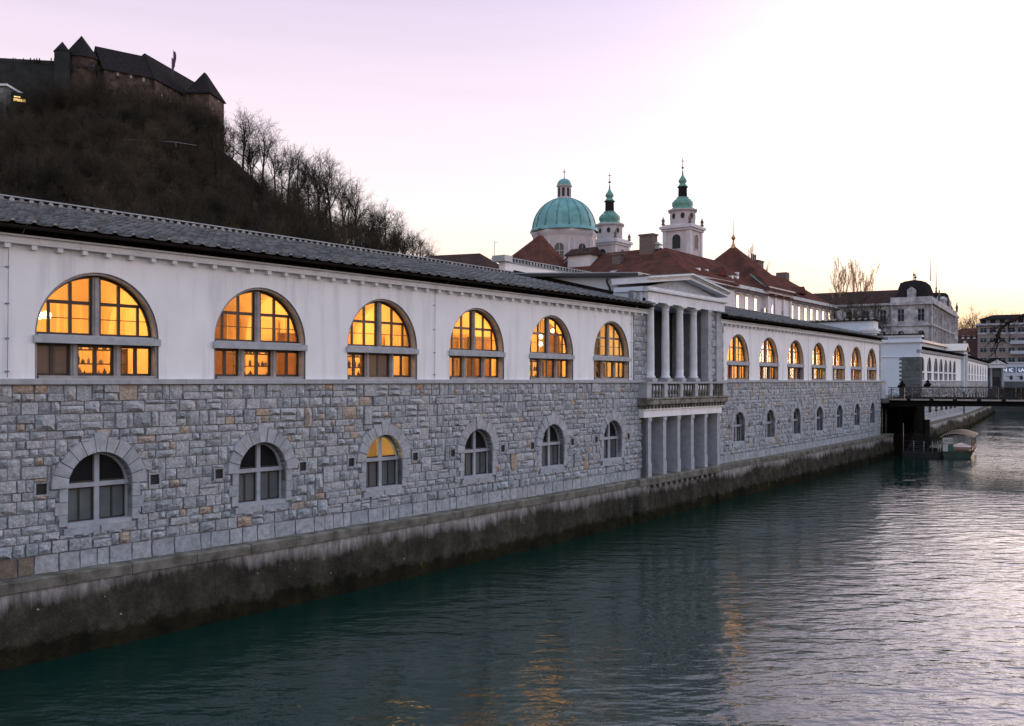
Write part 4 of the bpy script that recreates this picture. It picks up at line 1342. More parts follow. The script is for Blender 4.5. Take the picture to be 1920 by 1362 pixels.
# ------------------------------------------------------------ bare trees
def tree_mesh(seed, h=13., mode='round'):
    r_ = random.Random(seed)
    tr, cr = MB(), MB()
    def seg(mb, p, q, a, b, k=3): mb.tube([p, q], [a, b], k, 0, True, False)
    def rv(): return Vector((r_.uniform(-1, 1), r_.uniform(-1, 1), r_.uniform(-1, 1)))
    def grow(p, d, L, rad, lv):
        d = d.normalized()
        n = 3 if lv < 3 else 2
        pts = [p]
        up = .16 if mode == 'round' else .5
        for i in range(n):
            d = (d + rv() * (.22 if lv else .10) + Vector((0, 0, up * .5))).normalized()
            pts.append(pts[-1] + d * (L / n))
        rads = [rad * (1 - .55 * i / n) for i in range(n + 1)]
        for i in range(n): seg(tr if lv < 1 else cr, pts[i], pts[i + 1], rads[i], rads[i + 1], 6 if lv < 1 else 4 if lv < 2 else 3)
        if lv >= 4: return
        kids = {0: 8, 1: 6, 2: 5, 3: 4}[lv]
        for j in range(kids):
            t = (.35 if lv == 0 else .2) + (.65 if lv == 0 else .8) * (j + r_.random()) / kids
            f = t * n; i = min(int(f), n - 1)
            q = pts[i].lerp(pts[i + 1], f - i)
            ax = (pts[i + 1] - pts[i]).normalized()
            side = rv(); side = (side - ax * side.dot(ax)).normalized()
            ang = r_.uniform(.45, .95) if mode == 'round' else r_.uniform(.18, .4)
            if lv == 0: ang *= 1.15 - .6 * t
            dd = ax * math.cos(ang) + side * math.sin(ang)
            Ls = L * (r_.uniform(.5, .75) if lv == 0 else r_.uniform(.45, .68)) * (1.1 - .35 * t if lv == 0 else 1)
            if mode == 'poplar': Ls = L * (r_.uniform(.2, .36) if lv == 0 else r_.uniform(.4, .55))
            grow(q, dd, Ls, max(rads[i] * r_.uniform(.42, .6), .02), lv + 1)
    if mode == 'poplar': grow(Vector((0, 0, 0)), Vector((0, 0, 1)), h * .92, h * .016, 0)
    else: grow(Vector((0, 0, 0)), Vector((r_.uniform(-.12, .12), r_.uniform(-.12, .12), 1)), h * .62, h * .021, 0)
    f = h / max(v[2] for v in cr.v)
    for mb in (tr, cr): mb.v = [(x * f, y * f, z * f) for x, y, z in mb.v]
    return tr, cr
def mk_mesh(mb, name, m):
    me = bpy.data.meshes.new(name); me.from_pydata(mb.v, [], mb.f); me.materials.append(m)
    me.polygons.foreach_set('use_smooth', mb.sm); return me
TM = []
for sd, hh, md in ((1, 13, 'round'), (2, 13, 'round'), (3, 13, 'round'), (4, 13, 'round'), (5, 13, 'poplar'), (6, 13, 'poplar')):
    a, b_ = tree_mesh(sd, hh, md)
    TM.append((mk_mesh(a, 'trunk', M['bark' if md == 'round' else 'poplar']), mk_mesh(b_, 'crown', M['twig' if md == 'round' else 'poplar'])))
def tree(loc, h, ti, label, group=None, rz=None, name='bare_tree', wide=1.):
    t = thing(name, loc, label, 'tree', group)
    t.scale = (h / 13 * wide, h / 13 * wide, h / 13); t.rotation_euler = (0, 0, rnd.uniform(0, 6.28) if rz is None else rz)
    for me, nm in zip(TM[ti], ('trunk', 'crown')):
        o = bpy.data.objects.new(nm, me); COL.objects.link(o); o.parent = t
    return t

# ------------------------------------------------------------ castle hill
YC = 290.
crest = [(-900, 150), (-500, 175), (-200, 205), (0, 222), (200, 235), (350, 258), (420, 275), (445, 305), (480, 340), (560, 398), (640, 452), (700, 482), (760, 500), (840, 535), (900, 590), (960, 700), (1010, 716)]
crX = [(a - CXP) / FPX * YC for a, _ in crest]; crZ = [(HYP - b_) / FPX * YC for _, b_ in crest]
def hill_z(x, y):
    c = float(np.interp(x, crX, crZ)) + 1.8
    if y < YC: t = max(0., min(1., (y - 118) / (YC - 118))); g = t ** .92
    else: g = max(0., 1 - (y - YC) / 260) ** .6 if y < YC + 260 else 0
    w = 1.6 * math.sin(x * .11 + y * .05) + 1.2 * math.sin(x * .05 - y * .13)
    return GZ + c * g + (w * min(1, g * 2) * min(1, c / 20) if 0.05 < g < .97 else 0)
hm = MB()
xs = np.arange(-300, 12, 6.); ys = np.concatenate([np.arange(112, 300, 6.), np.arange(306, 560, 18.)])
for x in xs:
    for y in ys: hm.v.append((x, y, CZ + hill_z(x, y) - .02))
ny = len(ys)
for i in range(len(xs) - 1):
    for j in range(ny - 1):
        hm.f.append((i * ny + j, (i + 1) * ny + j, (i + 1) * ny + j + 1, i * ny + j + 1)); hm.m.append(0); hm.sm.append(True)
M['hill'] = mat('winter hillside', (.060, .048, .032), (.020, .021, .017), .10, 1., .6, .6, .5, 7)
hm.build('hill', M['hill'], kind='structure', origin=(-100, 250, CZ + GZ))

# trees one can tell apart along the crest
ridge = [(455, 185, 'tall spreading bare tree standing just right of the castle tower'), (492, 215, 'dark bare tree second from the castle tower on the crest'), (515, 250, None), (472, 232, None), (540, 256, None), (560, 264, None),
         (598, 272, 'round-crowned bare tree halfway down the hill crest'), (626, 280, None), (580, 290, None), (645, 318, None), (612, 312, None), (668, 332, 'slanting bare tree low on the hill crest'), (690, 372, None), (722, 372, 'bare tree with pale trunk above the ridge tiles'), (745, 386, None), (705, 392, None), (772, 414, 'last rounded bare tree at the foot of the hill crest'), (790, 436, None), (758, 420, None), (814, 470, 'small bare tree beside the low brown roof'), (528, 285, None), (655, 350, None)]
ridge_trees = []
for i, (px, top, lab) in enumerate(ridge):
    d = YC + rnd.uniform(-8, 4)
    x = (px - CXP) / FPX * d
    zg = hill_z(x, d)
    zt = (HYP - top) / FPX * d
    h = max(zt - zg + .3, 7)
    t = tree((x, d, CZ + zg - .3), h * 1.02, i % 4, lab or 'bare winter tree among others along the hill crest', 'bare trees along the hill crest', wide=.92 if h > 13 else 1.1)
    ridge_trees.append(t)
for i, (px, top) in enumerate(((62, 150), (98, 140), (128, 120), (168, 150), (200, 118), (232, 150), (262, 138), (296, 165), (330, 160), (352, 152), (385, 190), (405, 205), (30, 178), (145, 185), (280, 185))):
    d = 266 + (i * 7) % 18; x = (px - CXP) / FPX * d; zg = hill_z(x, d)
    h = min(max((HYP - top) / FPX * d - zg, 9), 17)
    ridge_trees.append(tree((x, d, CZ + zg - .3), h, i % 4, 'bare tree rising in front of the castle walls', 'bare trees below the castle walls', wide=1.1))
# the rest of the wood: instanced from the trees that stand on the crest
pts = []
r_ = random.Random(99)
while len(pts) < 620:
    x, y = r_.uniform(-225, -18), r_.uniform(150, 290)
    z = hill_z(x, y)
    if z < 8: continue
    p_x, p_y = CXP + FPX * x / y, HYP - FPX * z / y
    if p_x < -60 or p_x > 850 or p_y > 520: continue
    if y > 270 and p_x > 425: continue
    pts.append((x, y, CZ + z - .4))
for _ in range(14):      # thicket right behind the crest
    px = r_.uniform(425, 800); d = YC + r_.uniform(-4, 14); x = (px - CXP) / FPX * d
    pts.append((x, d, CZ + hill_z(x, d) - 1.5))
wd = bpy.data.meshes.new('wood'); wd.from_pydata(pts, [], [])
wood = bpy.data.objects.new('wood', wd); COL.objects.link(wood)
tag(wood, 'dense dark leafless wood covering the castle hillside', 'wood', None, 'stuff')
gn = bpy.data.node_groups.new('wood', 'GeometryNodeTree')
gn.interface.new_socket('Geometry', in_out='INPUT', socket_type='NodeSocketGeometry')
gn.interface.new_socket('Geometry', in_out='OUTPUT', socket_type='NodeSocketGeometry')
gi = gn.nodes.new('NodeGroupInput'); go = gn.nodes.new('NodeGroupOutput')
jn = gn.nodes.new('GeometryNodeJoinGeometry')
for q_ in range(4):
    src = ridge_trees[q_]
    sel = gn.nodes.new('FunctionNodeRandomValue'); sel.data_type = 'INT'
    sel.inputs[4].default_value = 0; sel.inputs[5].default_value = 3; sel.inputs['Seed'].default_value = 5
    cmp_ = gn.nodes.new('FunctionNodeCompare'); cmp_.data_type = 'INT'; cmp_.operation = 'EQUAL'
    gn.links.new(sel.outputs[2], cmp_.inputs[2]); cmp_.inputs[3].default_value = q_
    rot = gn.nodes.new('FunctionNodeRandomValue'); rot.data_type = 'FLOAT_VECTOR'
    rot.inputs[0].default_value = (-.08, -.08, 0); rot.inputs[1].default_value = (.08, .08, 6.28)
    scl = gn.nodes.new('FunctionNodeRandomValue'); scl.data_type = 'FLOAT'
    scl.inputs[2].default_value = .7; scl.inputs[3].default_value = 1.15; scl.inputs['Seed'].default_value = 3
    for ch in src.children:
        oi = gn.nodes.new('GeometryNodeObjectInfo'); oi.inputs['Object'].default_value = ch; oi.inputs['As Instance'].default_value = True
        ip = gn.nodes.new('GeometryNodeInstanceOnPoints')
        gn.links.new(gi.outputs[0], ip.inputs['Points']); gn.links.new(cmp_.outputs[0], ip.inputs['Selection'])
        gn.links.new(oi.outputs['Geometry'], ip.inputs['Instance'])
        gn.links.new(rot.outputs[0], ip.inputs['Rotation']); gn.links.new(scl.outputs[1], ip.inputs['Scale'])
        gn.links.new(ip.outputs[0], jn.inputs[0])
gn.links.new(jn.outputs[0], go.inputs[0])
md = wood.modifiers.new('wood', 'NODES'); md.node_group = gn

# ------------------------------------------------------------ castle
DC = 300.
cas = thing('castle', W(250, 240, DC), 'dark hilltop castle with conical tower, long roof and square tower', 'castle')
def cz(py, d=DC): return (HYP - py) / FPX * d
G = straight(xy(-120, DC - 4), xy(112, DC + 2))
k = MB(); k.box(G, 0, G.length, -6, 0, cz(230), cz(118)); k.build('curtain_wall', M['castledark'], cas)
k = MB(); k.box(G, 0, G.length, -.7, .1, cz(118) + .003, cz(111)); k.build('parapet', M['castledark'], cas)
k = MB(); c = W(153, 230, DC + 3); c.z = 0
k.lathe(c, [(5.5, CZ + cz(240)), (5.3, CZ + cz(128)), (5.6, CZ + cz(124)), (5.6, CZ + cz(108))], 20); tw = k.build('round_tower', M['castle'], cas)
k = MB(); k.lathe(c, [(6.2, CZ + cz(110)), (5.2, CZ + cz(103)), (.05, CZ + cz(61))], 20); k.build('cone_roof', M['darkroof'], tw)
for px in (146, 160, 172):
    k = MB(); p = W(px, 124, DC - 2.4); k.box(lambda s_, n, z: Vector((p.x + s_, p.y - n, p.z + z)), -.5, .5, -.6, .1, -.5, .5); k.build('loophole', M['black'], tw)
k = MB(); c = W(117, 230, DC - 4); c.z = 0
k.lathe(c, [(2.3, CZ + cz(200)), (2.3, CZ + cz(106))], 12); tw = k.build('turret', M['castledark'], cas)
k = MB(); k.lathe(c, [(2.6, CZ + cz(107)), (.05, CZ + cz(87))], 12); k.build('cone_roof', M['darkroof'], tw)
# connecting wall and long wing, bending away to the right
G = straight(xy(183, DC + 2), xy(204, DC + 2)); k = MB(); k.box(G, 0, G.length, -4, 0, cz(220), cz(119)); k.build('curtain_wall', M['castledark'], cas)
def wing(Pa, Pb, depth, ea, ra, zb, wins, hl, hr):
    G = straight(Pa, Pb); L = G.length
    k = MB(); k.box(G, 0, L, -depth, 0, zb, ea); w_ = k.build('wing', M['castle'], cas)
    k = MB(); hip_roof(k, G, 0, L, 0, -depth, ea, ra, hl, hr, .6); k.build('roof', M['darkroof'], w_)
    for s_, z0 in wins:
        k = MB(); k.box(G, s_ - .5, s_ + .5, -.2, .06, z0, z0 + 1.7); k.box(G, s_ - .3, s_ + .3, .06, .08, z0 + .2, z0 + 1.5, 1); k.build('window', [M['chimney'], M['grey']], w_)
    return G, L
ea = cz(121)
wing(xy(196, DC + 0), xy(292, DC + 10), 16, cz(126), cz(97, DC + 11), cz(230), [(4, cz(138)), (8, cz(138)), (12, cz(140))], 0, .01)
wing(xy(290, DC + 9), xy(402, DC + 46), 15, cz(146, DC + 10), cz(103, DC + 18), cz(240), [(4, 92.), (9, 92.), (14, 92.), (20, 91.)], 6, 0)
Gt = straight(xy(392, DC + 22), xy(420, DC + 34)); L = Gt.length
k = MB(); k.box(Gt, 0, L, -8, 0, cz(300), cz(181, DC + 30)); tw = k.build('square_tower', M['castle'], cas)
k = MB(); hip_roof(k, Gt, 0, L, 0, -8, cz(181, DC + 30), cz(140, DC + 30), L * .42, L * .42, .6); k.build('pyramid_roof', M['darkroof'], tw)
far_window(tw, Gt, L * .62, cz(192, DC + 30), .8, 1.6, 'glassdark', 'trim', cross=False)
for px, h in ((322, 45), (325, 58)):
    fp = thing('flagpole', W(px, 135, DC + 20), 'taller flagpole with limp flag above the castle roof' if h > 50 else 'shorter flagpole beside the tall one above the castle roof', 'flagpole')
    k = MB(); p = W(px, 135, DC + 20); q_ = W(px, 152 - h, DC + 20); k.tube([p - Vector((0, 0, 5)), q_], [.12, .06], 5); k.build('pole', M['iron'], fp)
    k = MB(); zt = q_.z - .3
    for j in range(5):
        k.face([(p.x + .1, p.y, zt - j), (p.x + .7 + .25 * math.sin(j), p.y + .2, zt - j - .4), (p.x + .7 + .25 * math.sin(j + 1), p.y + .2, zt - j - 1.4), (p.x + .1, p.y, zt - j - 1)])
        k.face([(p.x + .1, p.y + .05, zt - j), (p.x + .6 + .25 * math.sin(j), p.y + .3, zt - j - .4), (p.x + .6 + .25 * math.sin(j + 1), p.y + .3, zt - j - 1.4), (p.x + .1, p.y + .05, zt - j - 1)])
    k.build('flag', M['flag'], fp)
# tiny visitors on the rampart
person_mesh = None
for i, px in enumerate((9, 25, 29, 44, 57, 64, 69, 74, 96, 102)):
    p = W(px, 112, DC + .5); p.z = CZ + cz(118)
    h = rnd.uniform(1.6, 1.85)
    k = MB()
    k.lathe(p, [(.001, 0), (.14, .0), (.13, .45 * h), (.2, .52 * h), (.17, .62 * h), (.24, .8 * h), (.12, .84 * h), (.06, .86 * h), (.11, .9 * h), (.11, .96 * h), (.001, h)], 8)
    k.build('person', M['cloth'], None, 'tiny dark figure standing at the castle rampart', 'person', 'visitors on the castle rampart')
# funicular station at the left edge
fs = thing('funicular_station', W(10, 200, 262), 'flat-roofed hillside station with a lit opening at the left edge', 'building')
G = straight(xy(-60, 262), xy(12, 262)); k = MB(); k.box(G, 0, G.length, -8, 0, cz(225, 262), cz(162, 262)); k.build('wall', M['embank'], fs)
k = MB(); k.box(G, -.3, G.length + .4, -8.4, .5, cz(162, 262) + .003, cz(158, 262)); k.build('roof', M['trimlight'], fs)
k = MB(); k.box(G, G.length - 8, G.length - .8, .01, .06, cz(176, 262), cz(165, 262)); k.build('window_band', M['glassgrey'], fs)
G2 = straight(xy(13, 264), xy(46, 266)); k = MB(); k.box(G2, 0, G2.length, -4, 0, cz(200, 262), cz(167, 262)); k.build('annex', M['castledark'], fs)
k = MB(); k.box(G2, 1.6, 4.6, .02, .06, cz(184, 262), cz(179, 262)); k.box(G2, 1.7, 3.3, .02, .06, cz(176.5, 262), cz(174.5, 262)); k.build('lit_opening', M['warmwin'], fs)
# pale path railing across the slope
rl = MB()
Pr = [(75, 262), (150, 258), (215, 262), (270, 263), (330, 267), (368, 273)]
q3 = [W(a, b_, 236) for a, b_ in Pr]
rl.tube(q3, .07, 4)
for p in q3[:-1]: rl.tube([p, p - Vector((0, 0, 1.4))], .05, 4)
rl.build('path_railing', M['cable'], None, 'thin pale railing running across the wooded slope below the castle', 'railing')

# ------------------------------------------------------------ cathedral
DD = 168.; mp = DD / FPX
cat_ = thing('cathedral', W(1058, 600, DD), 'domed cathedral with two green-capped towers behind the red roofs', 'church')
def dz(py, d=DD): return (HYP - py) / FPX * d
c = W(1058, 715, DD); c.z = CZ
ru = 60 * mp
k = MB(); k.lathe(c, [(ru * 1.10, GZ + 8), (ru * 1.0, dz(500)), (ru * 1.0, dz(452)), (ru * 1.0, dz(437))], 8, rot=R(10), sm=False)
dr = k.build('drum', M['church'], cat_)
k = MB(); k.lathe(c, [(ru * 1.005, dz(448)), (ru * 1.05, dz(443)), (ru * 1.065, dz(439)), (ru * 1.04, dz(436))], 8, rot=R(10), sm=False); k.build('cornice', M['churchtrim'], dr)
for j in range(8):
    an = R(10) + 2 * math.pi * (j + .5) / 8
    dv = Vector((math.cos(an), math.sin(an), 0))
    if dv.y > .5: continue
    tv = Vector((-dv.y, dv.x, 0)); ap = ru * math.cos(math.pi / 8) * 1.005
    def GG(s_, n, z, dv=dv, tv=tv, ap=ap): v = c + dv * (ap + n) + tv * s_; return Vector((v.x, v.y, CZ + z))
    far_window(dr, GG, 0, dz(500), 1.6, dz(463) - dz(500), 'glasssky', 'churchtrim', True)
    k = MB(); k.box(GG, -1.9, -1.55, -.1, .12, dz(500), dz(455)); k.box(GG, 1.55, 1.9, -.1, .12, dz(500), dz(455)); k.build('pilaster', M['churchtrim'], dr)
prof = []
for i in range(15):
    t = i / 14 * math.radians(77)
    prof.append((ru * 1.0 * math.cos(t) ** .95, dz(436) + (dz(374) - dz(436)) * math.sin(t) / math.sin(R(77))))
k = MB(); k.lathe(c, [(ru * 1.07, dz(437)), (ru * 1.05, dz(432)), (ru * 1.0, dz(430))] + prof[2:], 32, sm=True); dm = k.build('dome', M['copper'], cat_)
for j in range(16):
    an = 2 * math.pi * j / 16 + .1
    k = MB(); k.tube([c + Vector((math.cos(an) * (r2 + .05), math.sin(an) * (r2 + .05), z2)) for r2, z2 in prof[1:]], .085, 4)
    k.build('seam', M['copper2'], dm)
k = MB(); k.lathe(c, [(15 * mp, dz(380)), (15 * mp, dz(373)), (13 * mp, dz(371)), (12.5 * mp, dz(352)), (15 * mp, dz(351)), (15.5 * mp, dz(349)), (12 * mp, dz(348))], 8, sm=False, rot=.2); ln = k.build('lantern', M['church'], cat_)
for j in range(8):
    an = .2 + 2 * math.pi * (j + .5) / 8
    p = c + Vector((math.cos(an) * 11.9 * mp, math.sin(an) * 11.9 * mp, 0)); tv = Vector((-math.sin(an), math.cos(an), 0)); dv = Vector((math.cos(an), math.sin(an), 0))
    k = MB(); k.box(lambda s_, n, z: Vector((p.x + tv.x * s_ + dv.x * n, p.y + tv.y * s_ + dv.y * n, CZ + z)), -.22, .22, -.2, .06, dz(370), dz(354)); k.build('window', M['black'], ln)
k = MB(); k.lathe(c, [(14 * mp, dz(349)), (13.2 * mp, dz(345)), (11 * mp, dz(340)), (7 * mp, dz(337)), (1.2 * mp, dz(335)), (.8 * mp, dz(333)), (.01, dz(333))], 16); k.build('lantern_cap', M['copper'], ln)
def cross(par, p, h, m='gold'):
    k = MB(); k.tube([p, p + Vector((0, 0, h))], .06, 5); k.tube([p + Vector((-h * .22, 0, h * .68)), p + Vector((h * .22, 0, h * .68))], .055, 5); k.sphere(p + Vector((0, 0, h * .68)), .12, 6); k.build('cross', M[m], par)
cross(cat_, c + Vector((0, 0, dz(333))), 15 * mp, 'chimney')
def tower(px, d, off, lab):
    m_ = d / FPX
    def tz(py): return (HYP - (py + off)) / FPX * d
    cc = W(px, 715, d); cc.z = CZ
    side = 54 * m_; ph = R(35)
    eL = Vector((math.cos(ph), -math.sin(ph), 0))
    A = cc - eL * side / 2 + Vector((-math.sin(ph), -math.cos(ph), 0)) * side / 2; B = A + eL * side
    G = straight((A.x, A.y), (B.x, B.y))
    k = MB(); k.box(G, 0, side, -side, 0, GZ, tz(432)); tw = k.build('bell_tower', M['church'], cat_, label=lab)
    t = .55
    k = MB()
    for s_, n in ((0, 0), (side - t, 0), (0, -side + t), (side - t, -side + t)):
        k.box(G, s_ - .08, s_ + t + .08, n - t - .08, n + .08, GZ, tz(432) - .01)
    k.build('corner_pilaster', M['churchtrim'], tw)
    k = MB(); k.box(G, -.25, side + .25, -side - .25, .25, tz(436), tz(432) + .01); k.box(G, -.5, side + .5, -side - .5, .5, tz(432) + .012, tz(427)); k.box(G, -.1, side + .1, -side - .1, .1, tz(427) + .002, tz(424)); k.build('cornice', M['churchtrim'], tw)
    G2 = straight((B.x, B.y), (B.x + math.sin(ph) * side, B.y + math.cos(ph) * side))
    for Gx in (G, G2): far_window(tw, Gx, side / 2, tz(470), 1.5, tz(443) - tz(470), 'black', 'churchtrim', True, cross=False)
    k = MB(); k.lathe(cc, [(25 * m_, tz(426)), (25 * m_, tz(400)), (29 * m_, tz(397)), (29 * m_, tz(395)), (24 * m_, tz(394))], 8, sm=False, rot=R(12)); bl = k.build('octagon', M['church'], tw)
    for j in range(8):
        an = R(12) + 2 * math.pi * (j + .5) / 8; dv = Vector((math.cos(an), math.sin(an), 0)); tv = Vector((-dv.y, dv.x, 0)); ap = 25 * m_ * math.cos(math.pi / 8)
        p = cc + dv * ap
        if dv.y > .4: continue
        k = MB(); k.prism(lambda s_, n, z: Vector((p.x + tv.x * s_ + dv.x * n, p.y + tv.y * s_ + dv.y * n, CZ + z)), [(.34 * math.cos(q2), tz(408) + .5 * math.sin(q2)) for q2 in np.linspace(0, 6.283, 11)[:-1]], -.2, .04); k.build('oculus', M['black'], tw)
    k = MB()
    k.lathe(cc, [(27 * m_, tz(396)), (23 * m_, tz(393)), (18 * m_, tz(390)), (20 * m_, tz(386)), (20 * m_, tz(381)), (15 * m_, tz(375)), (11 * m_, tz(373)), (12 * m_, tz(371)), (9 * m_, tz(370))], 16); k.build('copper_cap', M['copper2'], tw)
    k = MB(); k.lathe(cc, [(8.5 * m_, tz(371)), (8 * m_, tz(352)), (11 * m_, tz(351)), (9 * m_, tz(350))], 8, sm=False); k.build('lantern', M['darkroof'], tw)
    k = MB(); k.lathe(cc, [(10 * m_, tz(352)), (7 * m_, tz(347)), (5 * m_, tz(345)), (7.5 * m_, tz(342)), (8 * m_, tz(339)), (4 * m_, tz(333)), (1.8 * m_, tz(329)), (1.2 * m_, tz(322)), (.5 * m_, tz(318))], 14); k.build('onion_spire', M['copper2'], tw)
    k = MB(); k.sphere(cc + Vector((0, 0, tz(315))), 2.4 * m_, 8); k.build('ball', M['chimney'], tw)
    cross(tw, cc + Vector((0, 0, tz(314))), 17 * m_)
    for s_, n in ((0, 0), (side, 0), (side, -side), (0, -side)):
        p = G(s_, n, 0)
        k = MB(); k.lathe(Vector((p.x, p.y, CZ + tz(424))), [(.3, 0), (.3, .25), (.16, .35), (.3, .65), (.22, .95), (.08, 1.1), (.12, 1.25), (.01, 1.4)], 8); k.build('urn', M['chimney'], tw)
tower(1280, 160., 0, 'nearer bell tower on the right')
tower(1143, 178., 27 + 0, 'bell tower just right of the dome')

# ------------------------------------------------------------ red-roofed buildings behind the market
DP = 118.
pal, GP, LP, ro = house('palace', 'long white palace with red hipped roof and rows of shining windows', xy(1290, 117), xy(1563, 165), 13, 13.0, 17.6, 'redroof', 'palace', 7, 6, oh=.9)
k = MB(); k.strip(GP, [(.02, 12.2), (.35, 12.3), (.55, 12.55), (.02, 12.6)], 0, LP, 80); k.build('cornice', M['trimlight'], pal)
M['lattice'] = rmat('snow guard lattice', [(0, (.4, .42, .42)), (1, (.6, .6, .58))], 3, .2, .8, .2, 8)
for a, b_ in ((0.5, invG(GP, 1430)), (invG(GP, 1476), LP - .5)):
    k = MB(); k.strip(GP, [(.84, 12.42), (.86, 12.46), (.36, 13.05), (.34, 13.0)], a, b_, 80); k.build('snow_guard', M['lattice'], ro)
for px in (1366, 1383, 1400, 1416, 1485, 1498, 1510, 1521, 1532, 1543, 1554):
    s_ = invG(GP, px)
    far_window(pal, GP, s_, 9.5, 1.05, 2.1, 'glasssky', 'whitewin', hood=True)
    far_window(pal, GP, s_, 5.2, 1.05, 2.3, 'glasssky', 'whitewin', hood=True)
sa, sb = invG(GP, 1430), invG(GP, 1476)
k = MB(); k.box(GP, sa, sb, -6, .55, GZ, 13.2); ps = k.build('centre_pavilion', M['palace'], pal)
k = MB()
for s_ in (sa + .4, sa + (sb - sa) * .33, sa + (sb - sa) * .67, sb - .4): k.box(GP, s_ - .3, s_ + .3, .5, .75, 4, 12.6)
k.box(GP, sa - .2, sb + .2, -.2, .95, 12.6, 13.05); k.box(GP, sa - .35, sb + .35, -.2, 1.15, 13.052, 13.5); k.build('pilasters', M['palace'], ps)
for px, w_, ar in ((1435, .8, False), (1450, 1.6, True), (1467, .8, False)):
    far_window(ps, GP, invG(GP, px, .55), 7.6, w_, 3.6 if ar else 2.8, 'glasssky', 'whitewin', ar, n=.55)
k = MB(); sm_ = (sa + sb) / 2
hip_roof(k, GP, sa - .3, sb + .3, 1.0, -14, 13.5, 20.6, (sb - sa) / 2 + .28, (sb - sa) / 2 + .28, .4); pr = k.build('pyramid_roof', M['redroof'], pal)
pk = GP(sm_, -6.5, 20.5)
k = MB(); k.lathe(pk, [(.5, -.4), (.2, .3), (.12, .8), (.32, 1.1), (.36, 1.3), (.12, 1.6), (.06, 1.8), (.03, 4.2), (.001, 4.3)], 8); k.build('finial', M['gold'], pr)
k = MB(); k.tube([GP(sa - .5, .6, 13.4), GP(sa - .2, -1.8, 15.4)], .1, 4); k.build('copper_flashing', M['copper2'], pr)
k = MB(); k.box(GP, invG(GP, 1486), invG(GP, 1486) + 2.4, -8, -5.5, 15.5, 18.9); k.box(GP, invG(GP, 1486) - .15, invG(GP, 1486) + 2.55, -8.1, -5.4, 18.902, 19.1)
for q_ in range(3): k.tube([GP(invG(GP, 1486) + .4 + q_ * .8, -6.7, 19.1), GP(invG(GP, 1486) + .4 + q_ * .8, -6.7, 20.2)], .14, 6)
k.build('chimney', M['chimney'], ro)
k = MB(); k.box(GP, LP - 6, LP - 4.4, -8, -6.2, 16.5, 18.6); k.build('chimney', M['chimney'], ro)
for s_, n, w_ in ((7, -2.0, .5), (10, -2.2, .5), (14, -2.6, .6), (18, -2.0, .5), (20.5, -2.3, .7), (24, -3.6, .5)):
    zz = 13.0 - n * (17.6 - 13) / 6.5
    k = MB(); k.box(GP, s_, s_ + w_, n - .5, n + .3, zz - .35, zz + .2); k.build('skylight', M['whitewin'], ro)
for s_ in (13, 36, 46):
    k = MB(); k.prism(GP, [(s_ - 1.6, 14.1), (s_ + 1.6, 14.1), (s_, 15.3)], -4, -.9); k.build('dormer', M['redroof'], ro)
pw2, GW, LW, ro2 = house('palace_wing', 'red-roofed palace wing facing the market with chimneys and skylights', xy(1018, 131), xy(1292, 117.5), 13, 13.2, 17.7, 'redroof', 'palace', 0, 7.5)
for px, n, w_, d_, z0, z1 in ((1211, -5.2, 2.0, 1.3, 15, 19.3), (1029, -4.4, 1.2, 1.2, 15, 18.3), (1155, -3.4, 1.3, .9, 14.6, 16.8)):
    s_ = invG(GW, px, n)
    k = MB(); k.box(GW, s_ - w_ / 2, s_ + w_ / 2, n - d_, n, z0, z1); k.box(GW, s_ - w_ / 2 - .12, s_ + w_ / 2 + .12, n - d_ - .12, n + .12, z1 + .002, z1 + .2); k.build('chimney', M['chimney'], ro2)
s_ = invG(GW, 1090, -4)
k = MB(); k.box(GW, s_ - 2, s_ + 1.7, -6.2, -3.6, 15, 17.6); k.build('dormer', M['palace'], ro2)
k = MB(); hip_roof(k, GW, s_ - 2, s_ + 1.7, -3.5, -6.3, 17.6, 18.4, 0, 0, .3); k.build('dormer_roof', M['brownroof'], ro2)
for px in (1153, 1224):
    s_ = invG(GW, px, -1.6); k = MB(); k.prism(lambda a, n, z: GW(n, a, z), [(-1.9, 14.3), (-1.0, 13.72), (-1.0, 13.95), (-1.9, 14.55)], s_ - .8, s_ + .8); k.build('skylight', M['grey'], ro2)
k = MB(); s_ = invG(GW, 1228, -6.5); p = GW(s_, -6.5, 17.5); k.lathe(p, [(.9, 0), (.9, .5), (1.1, .6), (.05, 1.3)], 6, sm=False); k.build('roof_vent', M['grey'], ro2)
sac, GS, LS_, ro3 = house('chapel_building', 'steep brown pyramid roof left of the cathedral dome', xy(915, 131), xy(1052, 128), 13, 14.6, 20.6, 'redroof', 'palace', 5.4, 4.4, oh=.6)
p = GS(5.4, -6.5, 20.6)
k = MB(); k.tube([p, p + Vector((0, 0, 1.0))], .04, 4); k.tube([p + Vector((-.3, 0, 1.0)), p + Vector((.1, 0, .9)), p + Vector((.35, 0, 1.1))], [.03, .12, .04], 5); k.build('weathercock', M['chimney'], ro3)
hs, GH, LH, ro4 = house('tiled_house', 'low brown-roofed house behind the ridge of the nearest hall', xy(770, 103), xy(913, 100), 9, 12.0, 14.0, 'brownroof', 'palace', 0, 2.6, oh=.4)
k = MB(); p = GH(LH - .9, -4.5, 13.0); k.tube([p, p + Vector((0, 0, 2.2))], .03, 4); k.tube([p + Vector((0, 0, 2.1)), p + Vector((.35, 0, 2.1))], .02, 4)
k.lathe(p + Vector((-.1, -.3, .25)), [(.001, -.02), (.28, .0), (.30, .05)], 10); k.build('antenna', M['grey'], hs)
